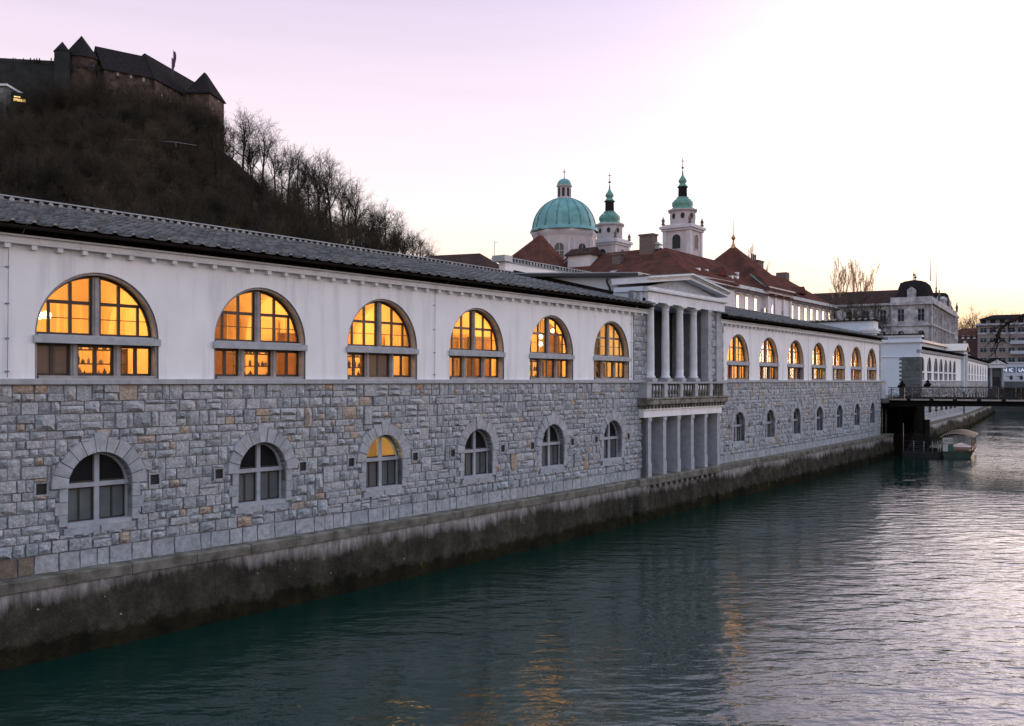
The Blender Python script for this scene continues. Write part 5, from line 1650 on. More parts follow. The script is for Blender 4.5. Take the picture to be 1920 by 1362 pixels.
# ------------------------------------------------------------ market halls beyond the bridge
def far_hall(name, label, A, B, wins, zt_roof=4.9, rs=0.):
    G = straight((A.x, A.y), (B.x, B.y)); L = G.length
    t = thing(name, G(L / 2, -3, GZ), label, 'market hall')
    cs = [invG(G, px, -.2) for px in wins]
    lim = [0.] + [(a + b_) / 2 for a, b_ in zip(cs[:-1], cs[1:])] + [L]
    k = MB()
    half = [min(c - a, b_ - c) for c, a, b_ in zip(cs, lim[:-1], lim[1:])]
    for c, a, b_, hf in zip(cs, lim[:-1], lim[1:], half):
        r0 = min(WR, hf * .74)
        arched_panel(k, G, a, b_, ZT, ZC0 + .05, c, r0, ZT + .05, 3.18 - r0, 0., .16, 14)
    k.box(G, rs, L, -6, -1.2, GZ, ZC1)
    k.build('wall', M['plaster'], t)
    for c, hf in zip(cs, half):
        r0 = min(WR, hf * .74)
        w = MB(); w.box(G, c - r0 - .03, c + r0 + .03, -.155, .05, WSP - .22, WSP - .01)
        for u in (-.33, .33): w.box(G, c + u * r0 * 1.1 - .07, c + u * r0 * 1.1 + .07, -.155, -.08, ZT, WSP - .22)
        w.box(G, c - .08, c + .08, -.155, -.08, WSP - .01, 3.15); o = w.build('window', M['trimlight'], t)
        g = MB(); g.prism(G, [(c - r0, ZT), (c + r0, ZT)] + arch(c, r0, 3.18 - r0, 12, 0., math.pi), -.15, -.135); g.build('pane', M['glassfar'], o)
    k = MB(); k.box(G, 0, L, -.6, -.02, -6.6, ZB); sw = k.build('stone_wall', M['mortar'], t)
    scatter('stone', ST, rubble(G, 0, L, -4.9, ZB - .01, lambda s_, z: False, 77, .03, .2), sw, 0)
    for c in cs:
        k = MB(); k.prism(G, [(c - .9, LBOT), (c + .9, LBOT)] + arch(c, .9, LSP, 8, 0., math.pi), .06, .11); k.build('window_niche', M['glassdark'], sw)
    k = MB(); k.box(G, 0, L, -.3, .06, -5.4, -4.9); k.build('base_course', M['ashlar'], sw)
    k = MB(); k.box(G, 0, L, -.1, .13, ZB, ZT); k.build('string_course', M['trim'], t)
    k = MB(); k.strip(G, [(.0, ZC0 - .2), (.2, ZC0 - .1), (.27, ZC1), (-.3, ZC1), (-.3, ZC0 - .2)], 0, L, 200); k.build('cornice', M['trim'], t)
    k = MB(); k.strip(G, [(.62, 4.24), (.6, 4.36), (-2.5, zt_roof), (-2.5, 4.2), (.1, 4.1)], rs, L, 200); k.build('roof', M['darkroof'], t)
    return t, G, L
h3, G3, L3 = far_hall('market_hall', 'third market hall with unlit arched windows just beyond the bridge', E3a, E3b, (1726, 1739.6, 1751.8, 1761.6, 1770.7, 1779, 1786.8), rs=1.7)
h4, G4, L4 = far_hall('market_hall', 'farthest market hall with a row of narrow arches in the distance', Vector((75.6, 160.3, 0)), E4b, (1808.4, 1815, 1820.6, 1826, 1831.2, 1836.4, 1841.2, 1845.7, 1849.8))
# end pavilion of the third hall: wide pale wall towards the camera
Pc = G3(0, .1, 0); dirL = (Pc - G3(0, 1.1, 0)).normalized()
Pl = Pc + dirL * 16
ep = thing('end_pavilion', G3(1, -6, GZ), 'pale blue end wall with dark stone corner beyond the bridge', 'pavilion')
GE = straight((Pl.x, Pl.y), (Pc.x, Pc.y)); LE = 16
k = MB(); k.box(GE, 0, LE, -1.4, 0, GZ, 5.6); k.build('wall', M['render'], ep)
k = MB(); k.box(GE, 0, LE + .1, -1.5, .12, 3.05, 3.12); k.box(GE, -.2, LE + .35, -1.7, .3, 4.9, 5.15); k.box(GE, -.2, LE + .25, -1.6, .2, 5.602, 5.85); k.build('cornice', M['trimlight'], ep)
k = MB(); k.box(GE, -.3, LE + .3, -1.8, .35, 5.86, 6.0); cp = k.build('coping', M['darkroof'], ep)
for j in range(20):
    s_ = LE - 12 + j * .62; k = MB(); k.tube([GE(s_, .42, 6.06), GE(s_, -.2, 6.08)], .1, 6); k.build('ridge_tile', M['ridge'], cp)
k = MB(); k.box(GE, LE - 2.15, LE + .08, -1.3, .03, GZ, 3.05); qp = k.build('corner_pier', M['embank'], ep)
scatter('stone', [(v, f, m, sm, [M['embank']]) for v, f, m, sm, _ in ST], rubble(lambda s_, n, z: GE(s_, n + .03, z), LE - 2.15, LE + .08, GZ, 3.0, lambda s_, z: False, 61, .02, .2), qp, 40)
for j in range(9):
    k = MB(); k.box(GE, LE - 2.45, LE - 2.15, -.2, .03, GZ + .3 + j * .52, GZ + .56 + j * .52); k.build('quoin', M['embank'], ep)
rp_ = thing('roof_pavilion', G3(L3 - 8, -5, GZ), 'small gabled block with cream roof above the third hall', 'pavilion')
k = MB(); k.box(G3, 1.8, L3 + .5, -8, -2.6, 3, 5.6); k.box(G3, L3 - 2, L3 + 2.8, -8, .4, GZ, 4.9); k.build('wall', M['render'], rp_)
k = MB(); k.box(G3, 1.9, L3 + .6, -8.2, -2.2, 5.602, 5.95); k.prism(G3, [(L3 - 2.6, 4.95), (L3 + 3.4, 4.95), (L3 + .4, 6.2)], -8.2, .7); k.build('roof', M['cream'], rp_)
k = MB(); k.prism(G3, [(L3 - 1.6, 4.98), (L3 + 2.4, 4.98), (L3 + .4, 5.8)], .7, .74); k.build('tympanum', M['darkroof'], rp_)
k = MB(); k.box(G3, L3 - .9, L3 + 2.0, .41, .5, GZ, 4.3); k.build('pier', M['trim'], rp_)
rp2 = thing('rear_parapet', G4(L4 / 2, -5, GZ), 'pale low wall rising behind the farthest hall roof', 'parapet')
k = MB(); k.box(G4, 2, L4 - 8, -7, -3, 3, 5.9); k.build('wall', M['render'], rp2)
k = MB(); k.box(G4, 1.8, L4 - 7.8, -7.2, -2.8, 5.902, 6.1); k.build('coping', M['darkroof'], rp2)
# little temple closing the row
tp = thing('temple_pavilion', W(1868, 722, 225), 'small dark temple front with pediment at the end of the row', 'pavilion')
GT = straight(xy(1856, 225), xy(1883, 224.4)); LT = GT.length
k = MB(); k.box(GT, 0, LT, -5, -.8, GZ, 3.6); k.build('wall', M['embank'], tp)
for s_ in (.3, LT - .3): 
    k = MB(); k.lathe(GT(s_, -.25, GZ), [(.3, 0), (.27, 2.4), (.24, 4.6), (.34, 4.8)], 10); k.build('column', M['trim'], tp)
k = MB(); k.box(GT, -.2, LT + .2, -5, .1, 3.1, 3.9); k.prism(GT, [(-.5, 3.95), (LT + .5, 3.95), (LT / 2, 5.1)], -5, .3); k.build('pediment', M['trimlight'], tp)
k = MB(); k.prism(GT, [(-.8, 3.98), (-.5, 4.3), (LT / 2, 5.5), (LT + .5, 4.3), (LT + .8, 3.98), (LT / 2, 5.15)], -5.1, .5); k.build('roof', M['darkroof'], tp)
k = MB(); k.box(GT, LT / 2 - .8, LT / 2 + .8, -.85, -.7, GZ, 1.0); k.build('door', M['black'], tp)
# quay below the halls beyond the bridge
q2 = thing('quay_wall', G3(20, .4, -CZ), 'sloping stained quay wall beyond the bridge along the far halls', 'quay wall')
for Gx, a, b_ in ((G3, -3, L3 + 1), (G4, -1, L4 + 14)):
    k = MB(); k.strip(Gx, [(1.3, -8.6), (.45, LZ - .3), (-.6, LZ - .3), (-.6, -8.6)], a, b_, 4); k.build('wall_face', M['quay'], q2)
    k = MB(); k.strip(Gx, [(.5, LZ - .31), (.5, LZ), (-.6, LZ), (-.6, LZ - .31)], a, b_, 4); k.build('coping', M['ledge'], q2)
# recessed landing between second hall and bridge
ab = thing('bridge_abutment', F(92, -3, -CZ), 'shade-darkened stone abutment and steps under the bridge', 'abutment')
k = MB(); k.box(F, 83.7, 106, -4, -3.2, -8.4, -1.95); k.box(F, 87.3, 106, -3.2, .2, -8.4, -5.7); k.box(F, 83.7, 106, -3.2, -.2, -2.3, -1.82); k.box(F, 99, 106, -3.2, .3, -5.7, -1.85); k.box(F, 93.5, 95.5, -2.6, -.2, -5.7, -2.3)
k.build('wall', M['undershade'], ab)
for j in range(5):
    k = MB(); k.tube([F(86 + j * 1.9, -1.2, -5.7), F(86 + j * 1.9, -1.2, -2.3)], .09, 6); k.build('post', M['grey'], ab)
# pedestal at the bridge head
bp = thing('bridge_pedestal', F(84.6, -.5, GZ), 'plain grey stone pedestal at the bridge end beside the second hall', 'pedestal')
k = MB(); k.box(F, 83.66, 85.5, -2.2, .1, -1.75, -.05); k.build('block', M['trim'], bp)
k = MB(); k.box(F, 83.64, 85.6, -2.3, .2, -.048, .07); k.build('cap', M['trim'], bp)
k = MB(); k.box(F, 83.66, 86.2, -1.6, .35, -2.2, -1.752); k.build('foot', M['embank'], bp)
# ------------------------------------------------------------ bridge
br = thing('bridge', F(93, 12, -2.8), 'dark steel footbridge whose railings hang full of padlocks', 'bridge')
b0, b1, m0, m1 = 86.0, 102.0, .25, 32.
k = MB(); k.box(F, b0, b1, m0, m1, -2.0, -1.80); k.build('deck', M['bronze'], br)
k = MB()
nn = np.linspace(m0, m1, 15)
for i in range(14):
    a, c = nn[i], nn[i + 1]
    za = -2.62 - .22 * math.sin(math.pi * i / 14) * -1; zb_ = -2.62 + .22 * math.sin(math.pi * (i + 1) / 14); za = -2.62 + .22 * math.sin(math.pi * i / 14)
    for s0, s1 in ((b0 + .15, b0 + .55), (b1 - .55, b1 - .15)):
        P = [F(s0, a, -2.0), F(s0, c, -2.0), F(s0, c, zb_), F(s0, a, za)]; Q = [F(s1, a, -2.0), F(s1, c, -2.0), F(s1, c, zb_), F(s1, a, za)]
        k.face(P); k.face(Q); k.face([P[2], P[3], Q[3], Q[2]])
k.build('girder', M['bronze'], br)
i = m0
while i < m1:
    k = MB(); k.box(F, b0 - .12, b0 + .02, i, min(i + 1.75, m1), -1.93, -1.78); k.build('edge_slab', M['deck'], br); i += 2.15
k = MB(); k.box(F, b0 - .10, b0 + .02, m0, m1, -1.99, -1.935); k.build('edge_beam', M['bronze'], br)
for s_ in (b0 + .1, b1 - .1):
    k = MB()
    k.tube([F(s_, m0, -.66), F(s_, m1, -.66)], .045, 6)
    for zz in np.linspace(-1.7, -.8, 9): k.tube([F(s_, m0, zz), F(s_, m1, zz)], .008, 3)
    rl_ = k.build('railing', M['iron'], br)
    for j in range(17):
        n_ = m0 + .3 + j * 1.95; k = MB(); k.box(F, s_ - .04, s_ + .04, n_ - .03, n_ + .03, -1.8, -.66); k.build('post', M['iron'], rl_)
    if s_ < b0 + 1:
        mb = MB(); mb.box(lambda a, n, z: Vector((a, n, z)), -.5, .5, -.5, .5, -.5, .5)
        T = [template(mb, [M['lock']])]; inst = []
        rr = random.Random(5)
        for zz in np.linspace(-1.66, -.8, 9):
            n_ = m0
            while n_ < 17:
                if rr.random() < .72: inst.append((0, smat(F, s_ + rr.uniform(-.05, .05), zz - .03, rr.uniform(.05, .09), rr.uniform(.06, .10), .03, n_) @ Matrix.Rotation(rr.uniform(-.4, .4), 4, 'Z')))
                n_ += rr.uniform(.05, .11)
        scatter('padlocks', T, inst, rl_, 0)
def lump(name, label, c, r_, seed):
    q_ = random.Random(seed); mb = MB()
    mb.lathe(c, [(.001, 0), (r_ * .7, 0), (r_ * .6, r_ * .35), (r_ * .95, r_ * .8), (r_ * .8, r_ * 1.2), (r_ * .4, r_ * 1.35), (r_ * .5, r_ * 1.7), (r_ * .3, r_ * 2.0), (.001, r_ * 2.1)], 9)
    mb.v = [(x + q_.uniform(-.08, .08), y + q_.uniform(-.08, .08), z + q_.uniform(-.04, .04)) for x, y, z in mb.v]
    mb.sphere(Vector(c) + Vector((r_ * .8, 0, r_ * .7)), r_ * .45, 7); mb.sphere(Vector(c) + Vector((-r_ * .9, .1, r_ * .35)), r_ * .5, 7)
    mb.build(name, M['bronze'], None, label, 'sculpture')
lump('bronze_sculpture', 'small dark bronze sculpture on the near railing post at the bridge end', F(b0 + .1, .25 + 1.3, -.62), .30, 3)
k = MB(); k.box(F, b0 - .02, b0 + .22, 1.3, 1.8, -1.78, -.63); k.build('railing_pier', M['iron'], br)
lump('bronze_sculpture', 'dark bronze sculpture on the far railing in front of the third hall', F(b1 - .1, 1.3, -.62), .34, 4)

# ------------------------------------------------------------ tour boat and landing stage
bt = thing('tour_boat', (0, 0, 0), 'moored tour boat with cream arched canopy and white sign', 'boat')
A = W(1766, 835, 97.); B = W(1824, 835, 96.4)
bt.location = (A.x + 1.6, A.y + 3, 0)
GBt = straight((A.x, A.y), (B.x, B.y)); WB = GBt.length
def GB(s_, n, z):
    # keep the stern line but run the boat up the river
    v = GBt(s_, 0, z); h_ = .50
    return Vector((v.x - n * math.sin(h_), v.y - n * math.cos(h_), z))
k = MB(); LB = 9.0
secs = [(0., 1.0, .62, .0), (-2., 1.04, .6, 0), (-5, 1.0, .62, 0), (-7.5, .72, .75, .0), (-9.2, .08, .95, .1)]
rows = []
for n, w_, top, _ in secs:
    c0 = WB / 2
    rows.append([GB(c0 - w_ * WB * .52, n, top), GB(c0 - w_ * WB * .45, n, .1), GB(c0 - w_ * WB * .38, n, -.3), GB(c0 + w_ * WB * .38, n, -.3), GB(c0 + w_ * WB * .45, n, .1), GB(c0 + w_ * WB * .52, n, top)])
for r0, r1 in zip(rows[:-1], rows[1:]):
    for j in range(5): k.face([r0[j], r0[j + 1], r1[j + 1], r1[j]], 0, False)
    k.face([r0[0], r1[0], r1[5], r0[5]], 0)
k.face(rows[0][::-1])
k.build('hull', M['boatgreen'], bt)
k = MB(); k.tube([r0[5] for r0 in rows], .06, 5); k.tube([r0[0] for r0 in rows], .06, 5); k.tube([rows[0][0], rows[0][5]], .06, 5); k.build('gunwale', M['boatwood'], bt)
k = MB(); pts2 = []
for i in range(11):
    t = i / 10; pts2.append((WB * (-.04 + 1.08 * t), 2.02 + .42 * math.sin(math.pi * (t * .9 + .1) ** 1.0) * (1 if t > .0 else 0)))
k2_ = [(a, z + .05) for a, z in pts2]
for (a, z), (a2, z2) in zip(pts2[:-1], pts2[1:]):
    for dz_ in (0, .06):
        k.face([GB(a, .35, z + dz_), GB(a2, .35, z2 + dz_), GB(a2, -8.4, z2 + dz_), GB(a, -8.4, z + dz_)], 0, True)
    k.face([GB(a, .35, z), GB(a2, .35, z2), GB(a2, .35, z2 + .06), GB(a, .35, z + .06)])
for a, z in (pts2[0], pts2[-1]): k.face([GB(a, .35, z), GB(a, -8.4, z), GB(a, -8.4, z + .06), GB(a, .35, z + .06)])
k.build('canopy', M['cream'], bt)
for n in (.15, -2.2, -4.6, -7.2):
    for s_ in (.06, WB - .1):
        k = MB(); k.tube([GB(s_, n, .5), GB(s_, n, 2.1)], .05, 6); k.build('post', M['boatwood'], bt)
k = MB(); k.face([GB(.08, .17, 1.42), GB(1.05, .17, 1.42), GB(1.05, .17, 2.0), GB(.08, .17, 2.0)]); k.face([GB(.08, .13, 1.42), GB(1.05, .13, 1.42), GB(1.05, .13, 2.0), GB(.08, .13, 2.0)])
for a, b_ in (((.08, 1.42), (1.05, 1.42)), ((1.05, 1.42), (1.05, 2.0)), ((1.05, 2.0), (.08, 2.0)), ((.08, 2.0), (.08, 1.42))):
    k.face([GB(a[0], .17, a[1]), GB(b_[0], .17, b_[1]), GB(b_[0], .13, b_[1]), GB(a[0], .13, a[1])])
sg_ = k.build('sign_board', M['signwhite'], bt)
def text_mesh(body, size, name, m, parent, Gf, s0, z0, n, thick=.01):
    cu = bpy.data.curves.new('lettering', 'FONT'); cu.body = body; cu.size = size; cu.extrude = thick
    ob = bpy.data.objects.new('lettering', cu); COL.objects.link(ob)
    dg = bpy.context.evaluated_depsgraph_get(); me0 = bpy.data.meshes.new_from_object(ob.evaluated_get(dg))
    mb = MB()
    for p in me0.polygons: mb.face([Gf(s0 + me0.vertices[i].co.x, n + me0.vertices[i].co.z, z0 + me0.vertices[i].co.y) for i in p.vertices])
    bpy.data.objects.remove(ob); bpy.data.curves.remove(cu); bpy.data.meshes.remove(me0)
    return mb.build(name, m, parent)
text_mesh('1RCO', .34, 'lettering', M['ink'], sg_, GB, .14, 1.58, .185)
k = MB(); k.box(GB, .08, .58, .10, .16, .62, 1.34); k.build('white_panel', M['signwhite'], bt)
k = MB(); k.box(GB, .58, 1.1, .10, .158, .62, 1.34); k.build('green_panel', mat('green panel', (.03, .16, .12), (.02, .11, .09), 2, .5, 0), bt)
for n in (-1.5, -3, -4.5, -6):
    k = MB(); k.box(GB, .4, WB - .4, n - .25, n + .25, .55, .72); k.build('bench', M['boatwood'], bt)
for s_ in (.1, WB - .12):
    k = MB(); k.box(GB, s_ - .03, s_ + .03, -7.5, .1, .75, .85); k.box(GB, s_ - .03, s_ + .03, -7.5, .1, 1.0, 1.06); k.build('side_rail', M['boatwood'], bt)
ls = thing('landing_stage', W(1722, 850, 100), 'floating grey steel landing stage with steps beside the boat', 'landing stage')
A = W(1692, 843, 98.5); B = W(1752, 843, 96.5)
GL0 = straight((A.x, A.y), (B.x, B.y)); WL_ = GL0.length
def GL(s_, n, z): v = GL0(s_, n, 0); return Vector((v.x, v.y, z))
k = MB(); k.box(GL, 0, WL_ + .4, -7, 0, -.2, .35); k.build('pontoon', M['iron'], ls)
k = MB(); k.box(GL, 0, WL_ + .4, -7, .02, .352, .55); k.build('platform', M['dock'], ls)
for s_ in (.08, 1.1, 2.1, WL_ - .2, WL_ + .3):
    k = MB(); k.tube([GL(s_, -.05, .55), GL(s_, -.05, 1.65 if s_ > .2 else 3.4)], .045, 6); k.build('railing_post', M['grey'], ls)
k = MB(); k.tube([GL(.08, -.05, 1.6), GL(2.1, -.05, 1.6)], .03, 5); k.tube([GL(.08, -.05, 1.1), GL(2.1, -.05, 1.1)], .02, 5); k.tube([GL(.08, -.05, .75), GL(2.1, -.05, .75)], .02, 5); k.build('railing', M['dock'], ls)
for j in range(8):
    k = MB(); k.box(GL, .3, 2.0, -1.2 - j * .34, -.9 - j * .34, .6 + j * .21, .68 + j * .21); k.build('step', M['dock'], ls)
k = MB(); k.tube([GL(2.2, -.8, .6), GL(2.35, -3.2, 2.5)], .06, 5); k.tube([GL(.25, -.8, .6), GL(.25, -3.6, 2.5)], .06, 5); k.build('stringer', M['dock'], ls)
for j in range(8):
    k = MB(); k.tube([GL(WL_ + .35 - j * .02, -.2 - j * .6, .55), GL(WL_ + .35, -.2 - j * .6, 1.3)], .04, 5); k.build('railing_post', M['cream'], ls)
mo = MB(); p = W(1737, 812, 103.)
mo.box(lambda s_, n, z: Vector((p.x + s_, p.y - n, p.z + z)), -.25, .25, -.25, .25, -2.5, 1.3); mo.box(lambda s_, n, z: Vector((p.x + s_, p.y - n, p.z + z)), -.3, .3, -.3, .3, 1.302, 1.42)
mo.build('mooring_post', M['dock'], None, 'square grey mooring post between the steps and the boat', 'post')

# ------------------------------------------------------------ ornate corner building with mansard roofs
C0 = Vector((83.0, 190.0)); dl = Vector((-.87, .5)).normalized(); dr_ = Vector((.5, .87)).normalized()
bk = thing('corner_building', (83, 195, CZ + GZ), 'stained pale stucco corner building with dark mansard roofs and finials', 'building')
def bz(py, d=190.): return (HYP - py) / FPX * d
Pl = C0 + dl * 7.5; GF = straight((Pl.x, Pl.y), (C0.x, C0.y))
Pr_ = C0 + dr_ * 52; GR = straight((C0.x, C0.y), (Pr_.x, Pr_.y))
Pw = C0 + dl * 34 ; Ps = C0 + dl * 7.5
GWg = straight((Pw.x + .5, Pw.y + .9), (Ps.x + .5, Ps.y + .9))
ze = bz(567)
k = MB(); k.box(GF, 0, 7.5, -12, 0, GZ, ze); k.box(GR, 7, 52, -12, -.4, GZ, ze); k.box(GR, 44, 52, -12, .3, GZ, ze); k.box(GWg, 0, 26.5, -12, 0, GZ, ze); k.build('wall', M['bank'], bk)
k = MB()
for Gx, a, b_ in ((GF, -.1, 7.6), (GR, -.1, 52.2)):
    for z0, z1, n in ((ze - .35, ze + .25, .55), (ze - 4.6, ze - 4.3, .3), (ze - 9.4, ze - 9.1, .3), (ze + .252, ze + 1.2, .15)): k.box(Gx, a, b_, -.6, n, z0, z1)
k.box(GWg, -.1, 26.4, -.6, .5, ze - .35, ze + .2); k.box(GWg, -.1, 26.4, -.6, .25, ze - 4.6, ze - 4.3)
k.build('cornices', M['bank'], bk)
for Gx, L, cnt, off in ((GF, 7.5, 2, 0.), (GWg, 26.5, 8, 0.), (GR, 52, 17, 0.)):
    for i in range(cnt):
        s_ = L * (i + .5) / cnt
        nf = (-.4 if (Gx is GR and 7 < s_ < 44) else .3 if (Gx is GR and s_ >= 44) else 0)
        for z0, h_, ar in ((ze - 3.6, 2.4, False), (ze - 8.2, 2.7, True)):
            far_window(bk, Gx, s_, z0, 1.15, h_, 'glassfar', 'bank', ar, n=nf, hood=not ar)
k = MB()
for i in range(18):
    s_ = .3 + i * 2.9; k.box(GR, s_ - .3, s_ + .3, -.5, .2, ze - 9, ze - .36)
k.build('pilasters', M['bank'], bk)
def mansard(Gx, s0, s1, n0, n1, zb, zt, inset, nm):
    k = MB(); a = [(s0, n0), (s1, n0), (s1, n1), (s0, n1)]
    sg2 = 1
    m1_ = [(s0 + inset * .55, n0 - inset * .55), (s1 - inset * .55, n0 - inset * .55), (s1 - inset * .55, n1 + inset * .55), (s0 + inset * .55, n1 + inset * .55)]
    b = [(s0 + inset, n0 - inset), (s1 - inset, n0 - inset), (s1 - inset, n1 + inset), (s0 + inset, n1 + inset)]
    zm = zb + (zt - zb) * .45
    for lo_, hi_, z0, z1 in ((a, m1_, zb, zm), (m1_, b, zm, zt)):
        for i in range(4):
            j = (i + 1) % 4
            k.face([Gx(*lo_[i], z0), Gx(*lo_[j], z0), Gx(*hi_[j], z1), Gx(*hi_[i], z1)])
    cx_, cy_ = (s0 + s1) / 2, (n0 + n1) / 2
    for i in range(4):
        j = (i + 1) % 4; k.face([Gx(*b[i], zt), Gx(*b[j], zt), Gx(cx_, cy_, zt + .45)])
    o = k.build('mansard_roof', M['darkroof'], bk)
    k = MB(); k.lathe(Gx(cx_, cy_, zt + .4), [(.12, 0), (.1, .8), (.28, 1.0), (.1, 1.3), (.03, 2.0), (.001, 2.1)], 7); k.build('finial', M['iron'], o)
    return o
o = mansard(GF, .4, 7.2, -.5, -7.5, ze + .9, bz(524), 1.6, 0)
k = MB(); k.box(GF, 3.0, 4.6, -1.2, -.2, ze + 1.0, ze + 2.6); k.prism(GF, [(2.9, ze + 2.6), (4.7, ze + 2.6), (3.8, ze + 3.3)], -1.4, -.1); k.build('dormer', M['bank'], o)
mansard(GR, 9, 22, -.6, -9, ze + .6, ze + 5.2, 1.8, 0); mansard(GR, 42, 51.5, -.1, -8, ze + .6, ze + 5.4, 1.6, 0)
k = MB(); k.box(GR, 22, 42, -8, -1, ze + .5, ze + 2.2); k.build('attic_roof', M['darkroof'], bk)
for s_ in (25, 29, 34, 39):
    k = MB(); k.box(GR, s_ - .8, s_ + .8, -1.5, -.1, ze + .5, ze + 2.4); k.prism(GR, [(s_ - 1, ze + 2.4), (s_ + 1, ze + 2.4), (s_, ze + 3.1)], -1.6, 0.); k.build('dormer', M['bank'], bk)
k = MB(); p = GR(46, -4, ze + 4.4); k.lathe(p, [(.5, 0), (.3, 1.2), (.12, 2.5), (.08, 5.5), (.02, 9)], 6); p = GF(7, -3, bz(524)); k.lathe(p, [(.1, 0), (.03, 5)], 5); k.build('spire', M['chimney'], bk)
for s_ in (12, 30, 50): 
    k = MB(); k.lathe(GR(s_, .2, ze + 1.2), [(.3, 0), (.22, .5), (.34, .9), (.25, 1.5), (.12, 1.7), (.16, 2.0), (.01, 2.3)], 7); k.build('statue', M['chimney'], bk)
k = MB(); hip_roof(k, GWg, 0, 26.6, .0, -12, ze + .1, bz(535), 4, 0, .5); k.build('wing_roof', M['brownroof'], bk)
# ------------------------------------------------------------ apartment blocks and hall at the river bend
ap = thing('apartment_block', W(1890, 715, 262), 'pinkish apartment block with rows of windows and small balconies', 'building')
A = xy(1833, 262); B = xy(2010, 252); GA = straight(A, B); LA = GA.length
def az(py): return (HYP - py) / FPX * 260
k = MB(); k.box(GA, 0, LA, -14, 0, GZ, az(610)); k.build('wall', M['apart'], ap)
k = MB(); k.box(GA, -.5, LA, -14.5, .7, az(610) + .003, az(607)); k.box(GA, 0, LA, -.1, .15, az(627), az(624)); k.build('cornice', M['trim'], ap)
k = MB(); k.box(GA, 1.2, LA, -12, -1.5, az(607) + .003, az(598)); pent = k.build('attic', M['apart'], ap)
k = MB(); hip_roof(k, GA, .8, LA, -1.0, -12.5, az(597), az(588), 3, 0, .4); k.build('roof', M['darkroof'], pent)
for i in range(9):
    s_ = invG(GA, 1844 + i * 17.6)
    for py0, py1 in ((623.5, 615), (642, 634), (660, 652.5), (679, 671)):
        far_window(ap, GA, s_, az(py0), 1.55, az(py1) - az(py0), 'glassfar', 'grey')
    far_window(pent, GA, s_, az(606), 1.3, 1.0, 'glassfar', 'grey', n=-1.5, cross=False)
for py in (646, 665):
    s_ = invG(GA, 1910); k = MB(); k.box(GA, s_ - 2, s_ + 2.2, 0, 1.1, az(py), az(py - 2.5)); k.box(GA, s_ - 2, s_ + 2.2, 1.0, 1.06, az(py - 2.5), az(py - 6.5)); k.build('balcony', M['trim'], ap)
bg_ = thing('gabled_block', W(1815, 715, 275), 'dark maroon block with brown roof left of the apartment block', 'building')
GBk = straight(xy(1778, 276), xy(1834, 272)); Lb = GBk.length
k = MB(); k.box(GBk, 0, Lb, -10, 0, GZ, az(625)); k.build('wall', M['apartb'], bg_)
k = MB(); hip_roof(k, GBk, 0, Lb, 0, -10, az(625), az(609), 3, 0, .3); k.build('roof', M['redroof'], bg_)
for px in (1805.5, 1816, 1827): far_window(bg_, GBk, invG(GBk, px), az(631), .5, .8, 'whitewin', 'whitewin', cross=False)
for px, py in ((1809, 640), (1814, 655)): far_window(bg_, GBk, invG(GBk, px), az(py), .7, .6, 'whitewin', 'grey', cross=False)
hl = thing('low_hall', W(1900, 715, 246), 'low white hall with blue windows and lit letters beneath the apartments', 'building')
GHl = straight(xy(1872, 248), xy(2010, 238)); Lh = GHl.length
def hz(py): return (HYP - py) / FPX * 246
k = MB(); k.box(GHl, 0, Lh, -10, 0, GZ, hz(681)); k.build('wall', M['hall'], hl)
k = MB(); k.box(GHl, -.2, Lh, -10, .25, hz(681) + .003, hz(679.5)); k.build('coping', M['trimlight'], hl)
txt = {0: 'N', 1: 'IC', 2: 'LA'}
for i in range(6):
    s0 = invG(GHl, 1870.5 + i * 18.2)
    s1 = invG(GHl, 1870.5 + i * 18.2 + 15.4)
    k = MB(); k.box(GHl, s0, s1, .01, .05, hz(698.5), hz(688.5)); w_ = k.build('window', M['hallglass'], hl)
    k = MB(); k.box(GHl, (s0 + s1) / 2 - .05, (s0 + s1) / 2 + .05, .05, .08, hz(698.5), hz(688.5)); k.build('mullion', M['whitewin'], w_)
    if i in txt: text_mesh(txt[i], 1.15, 'lettering', M['letter'], w_, GHl, s0 + (1.3 if i == 0 else .35), hz(697), .12, .02)
for i in range(4):
    s_ = invG(GHl, 1896 + i * 19.0)
    k = MB()
    k.prism(GHl, [(s_ + .42 * math.cos(t), hz(708.5) + .55 * math.sin(t)) for t in np.linspace(0, 6.283, 13)[:-1]], .01, .06)
    k.prism(GHl, [(s_ - 1.2, hz(706)), (s_ - .3, hz(707)), (s_ - .25, hz(706)), (s_ - 1.3, hz(705.4))], .01, .05)
    k.build('mural_mark', M['ink'], hl)
em = thing('embankment_wall', W(1905, 722, 243), 'grey embankment wall of the far bank below the white hall', 'wall')
GEm = straight(xy(1840, 246), xy(2060, 234)); k = MB(); k.box(GEm, 0, GEm.length, -1, 0, -8.2, hz(716)); k.build('wall', M['embank'], em)
k = MB(); k.box(GEm, -.1, GEm.length, -1.1, .1, hz(716) + .003, hz(714.6)); k.build('coping', M['trim'], em)
k = MB(); k.box(straight(xy(1770, 262), xy(1845, 247)), 0, 14, -1, 0, -8.2, -1.8); k.build('return_wall', M['embank'], em)

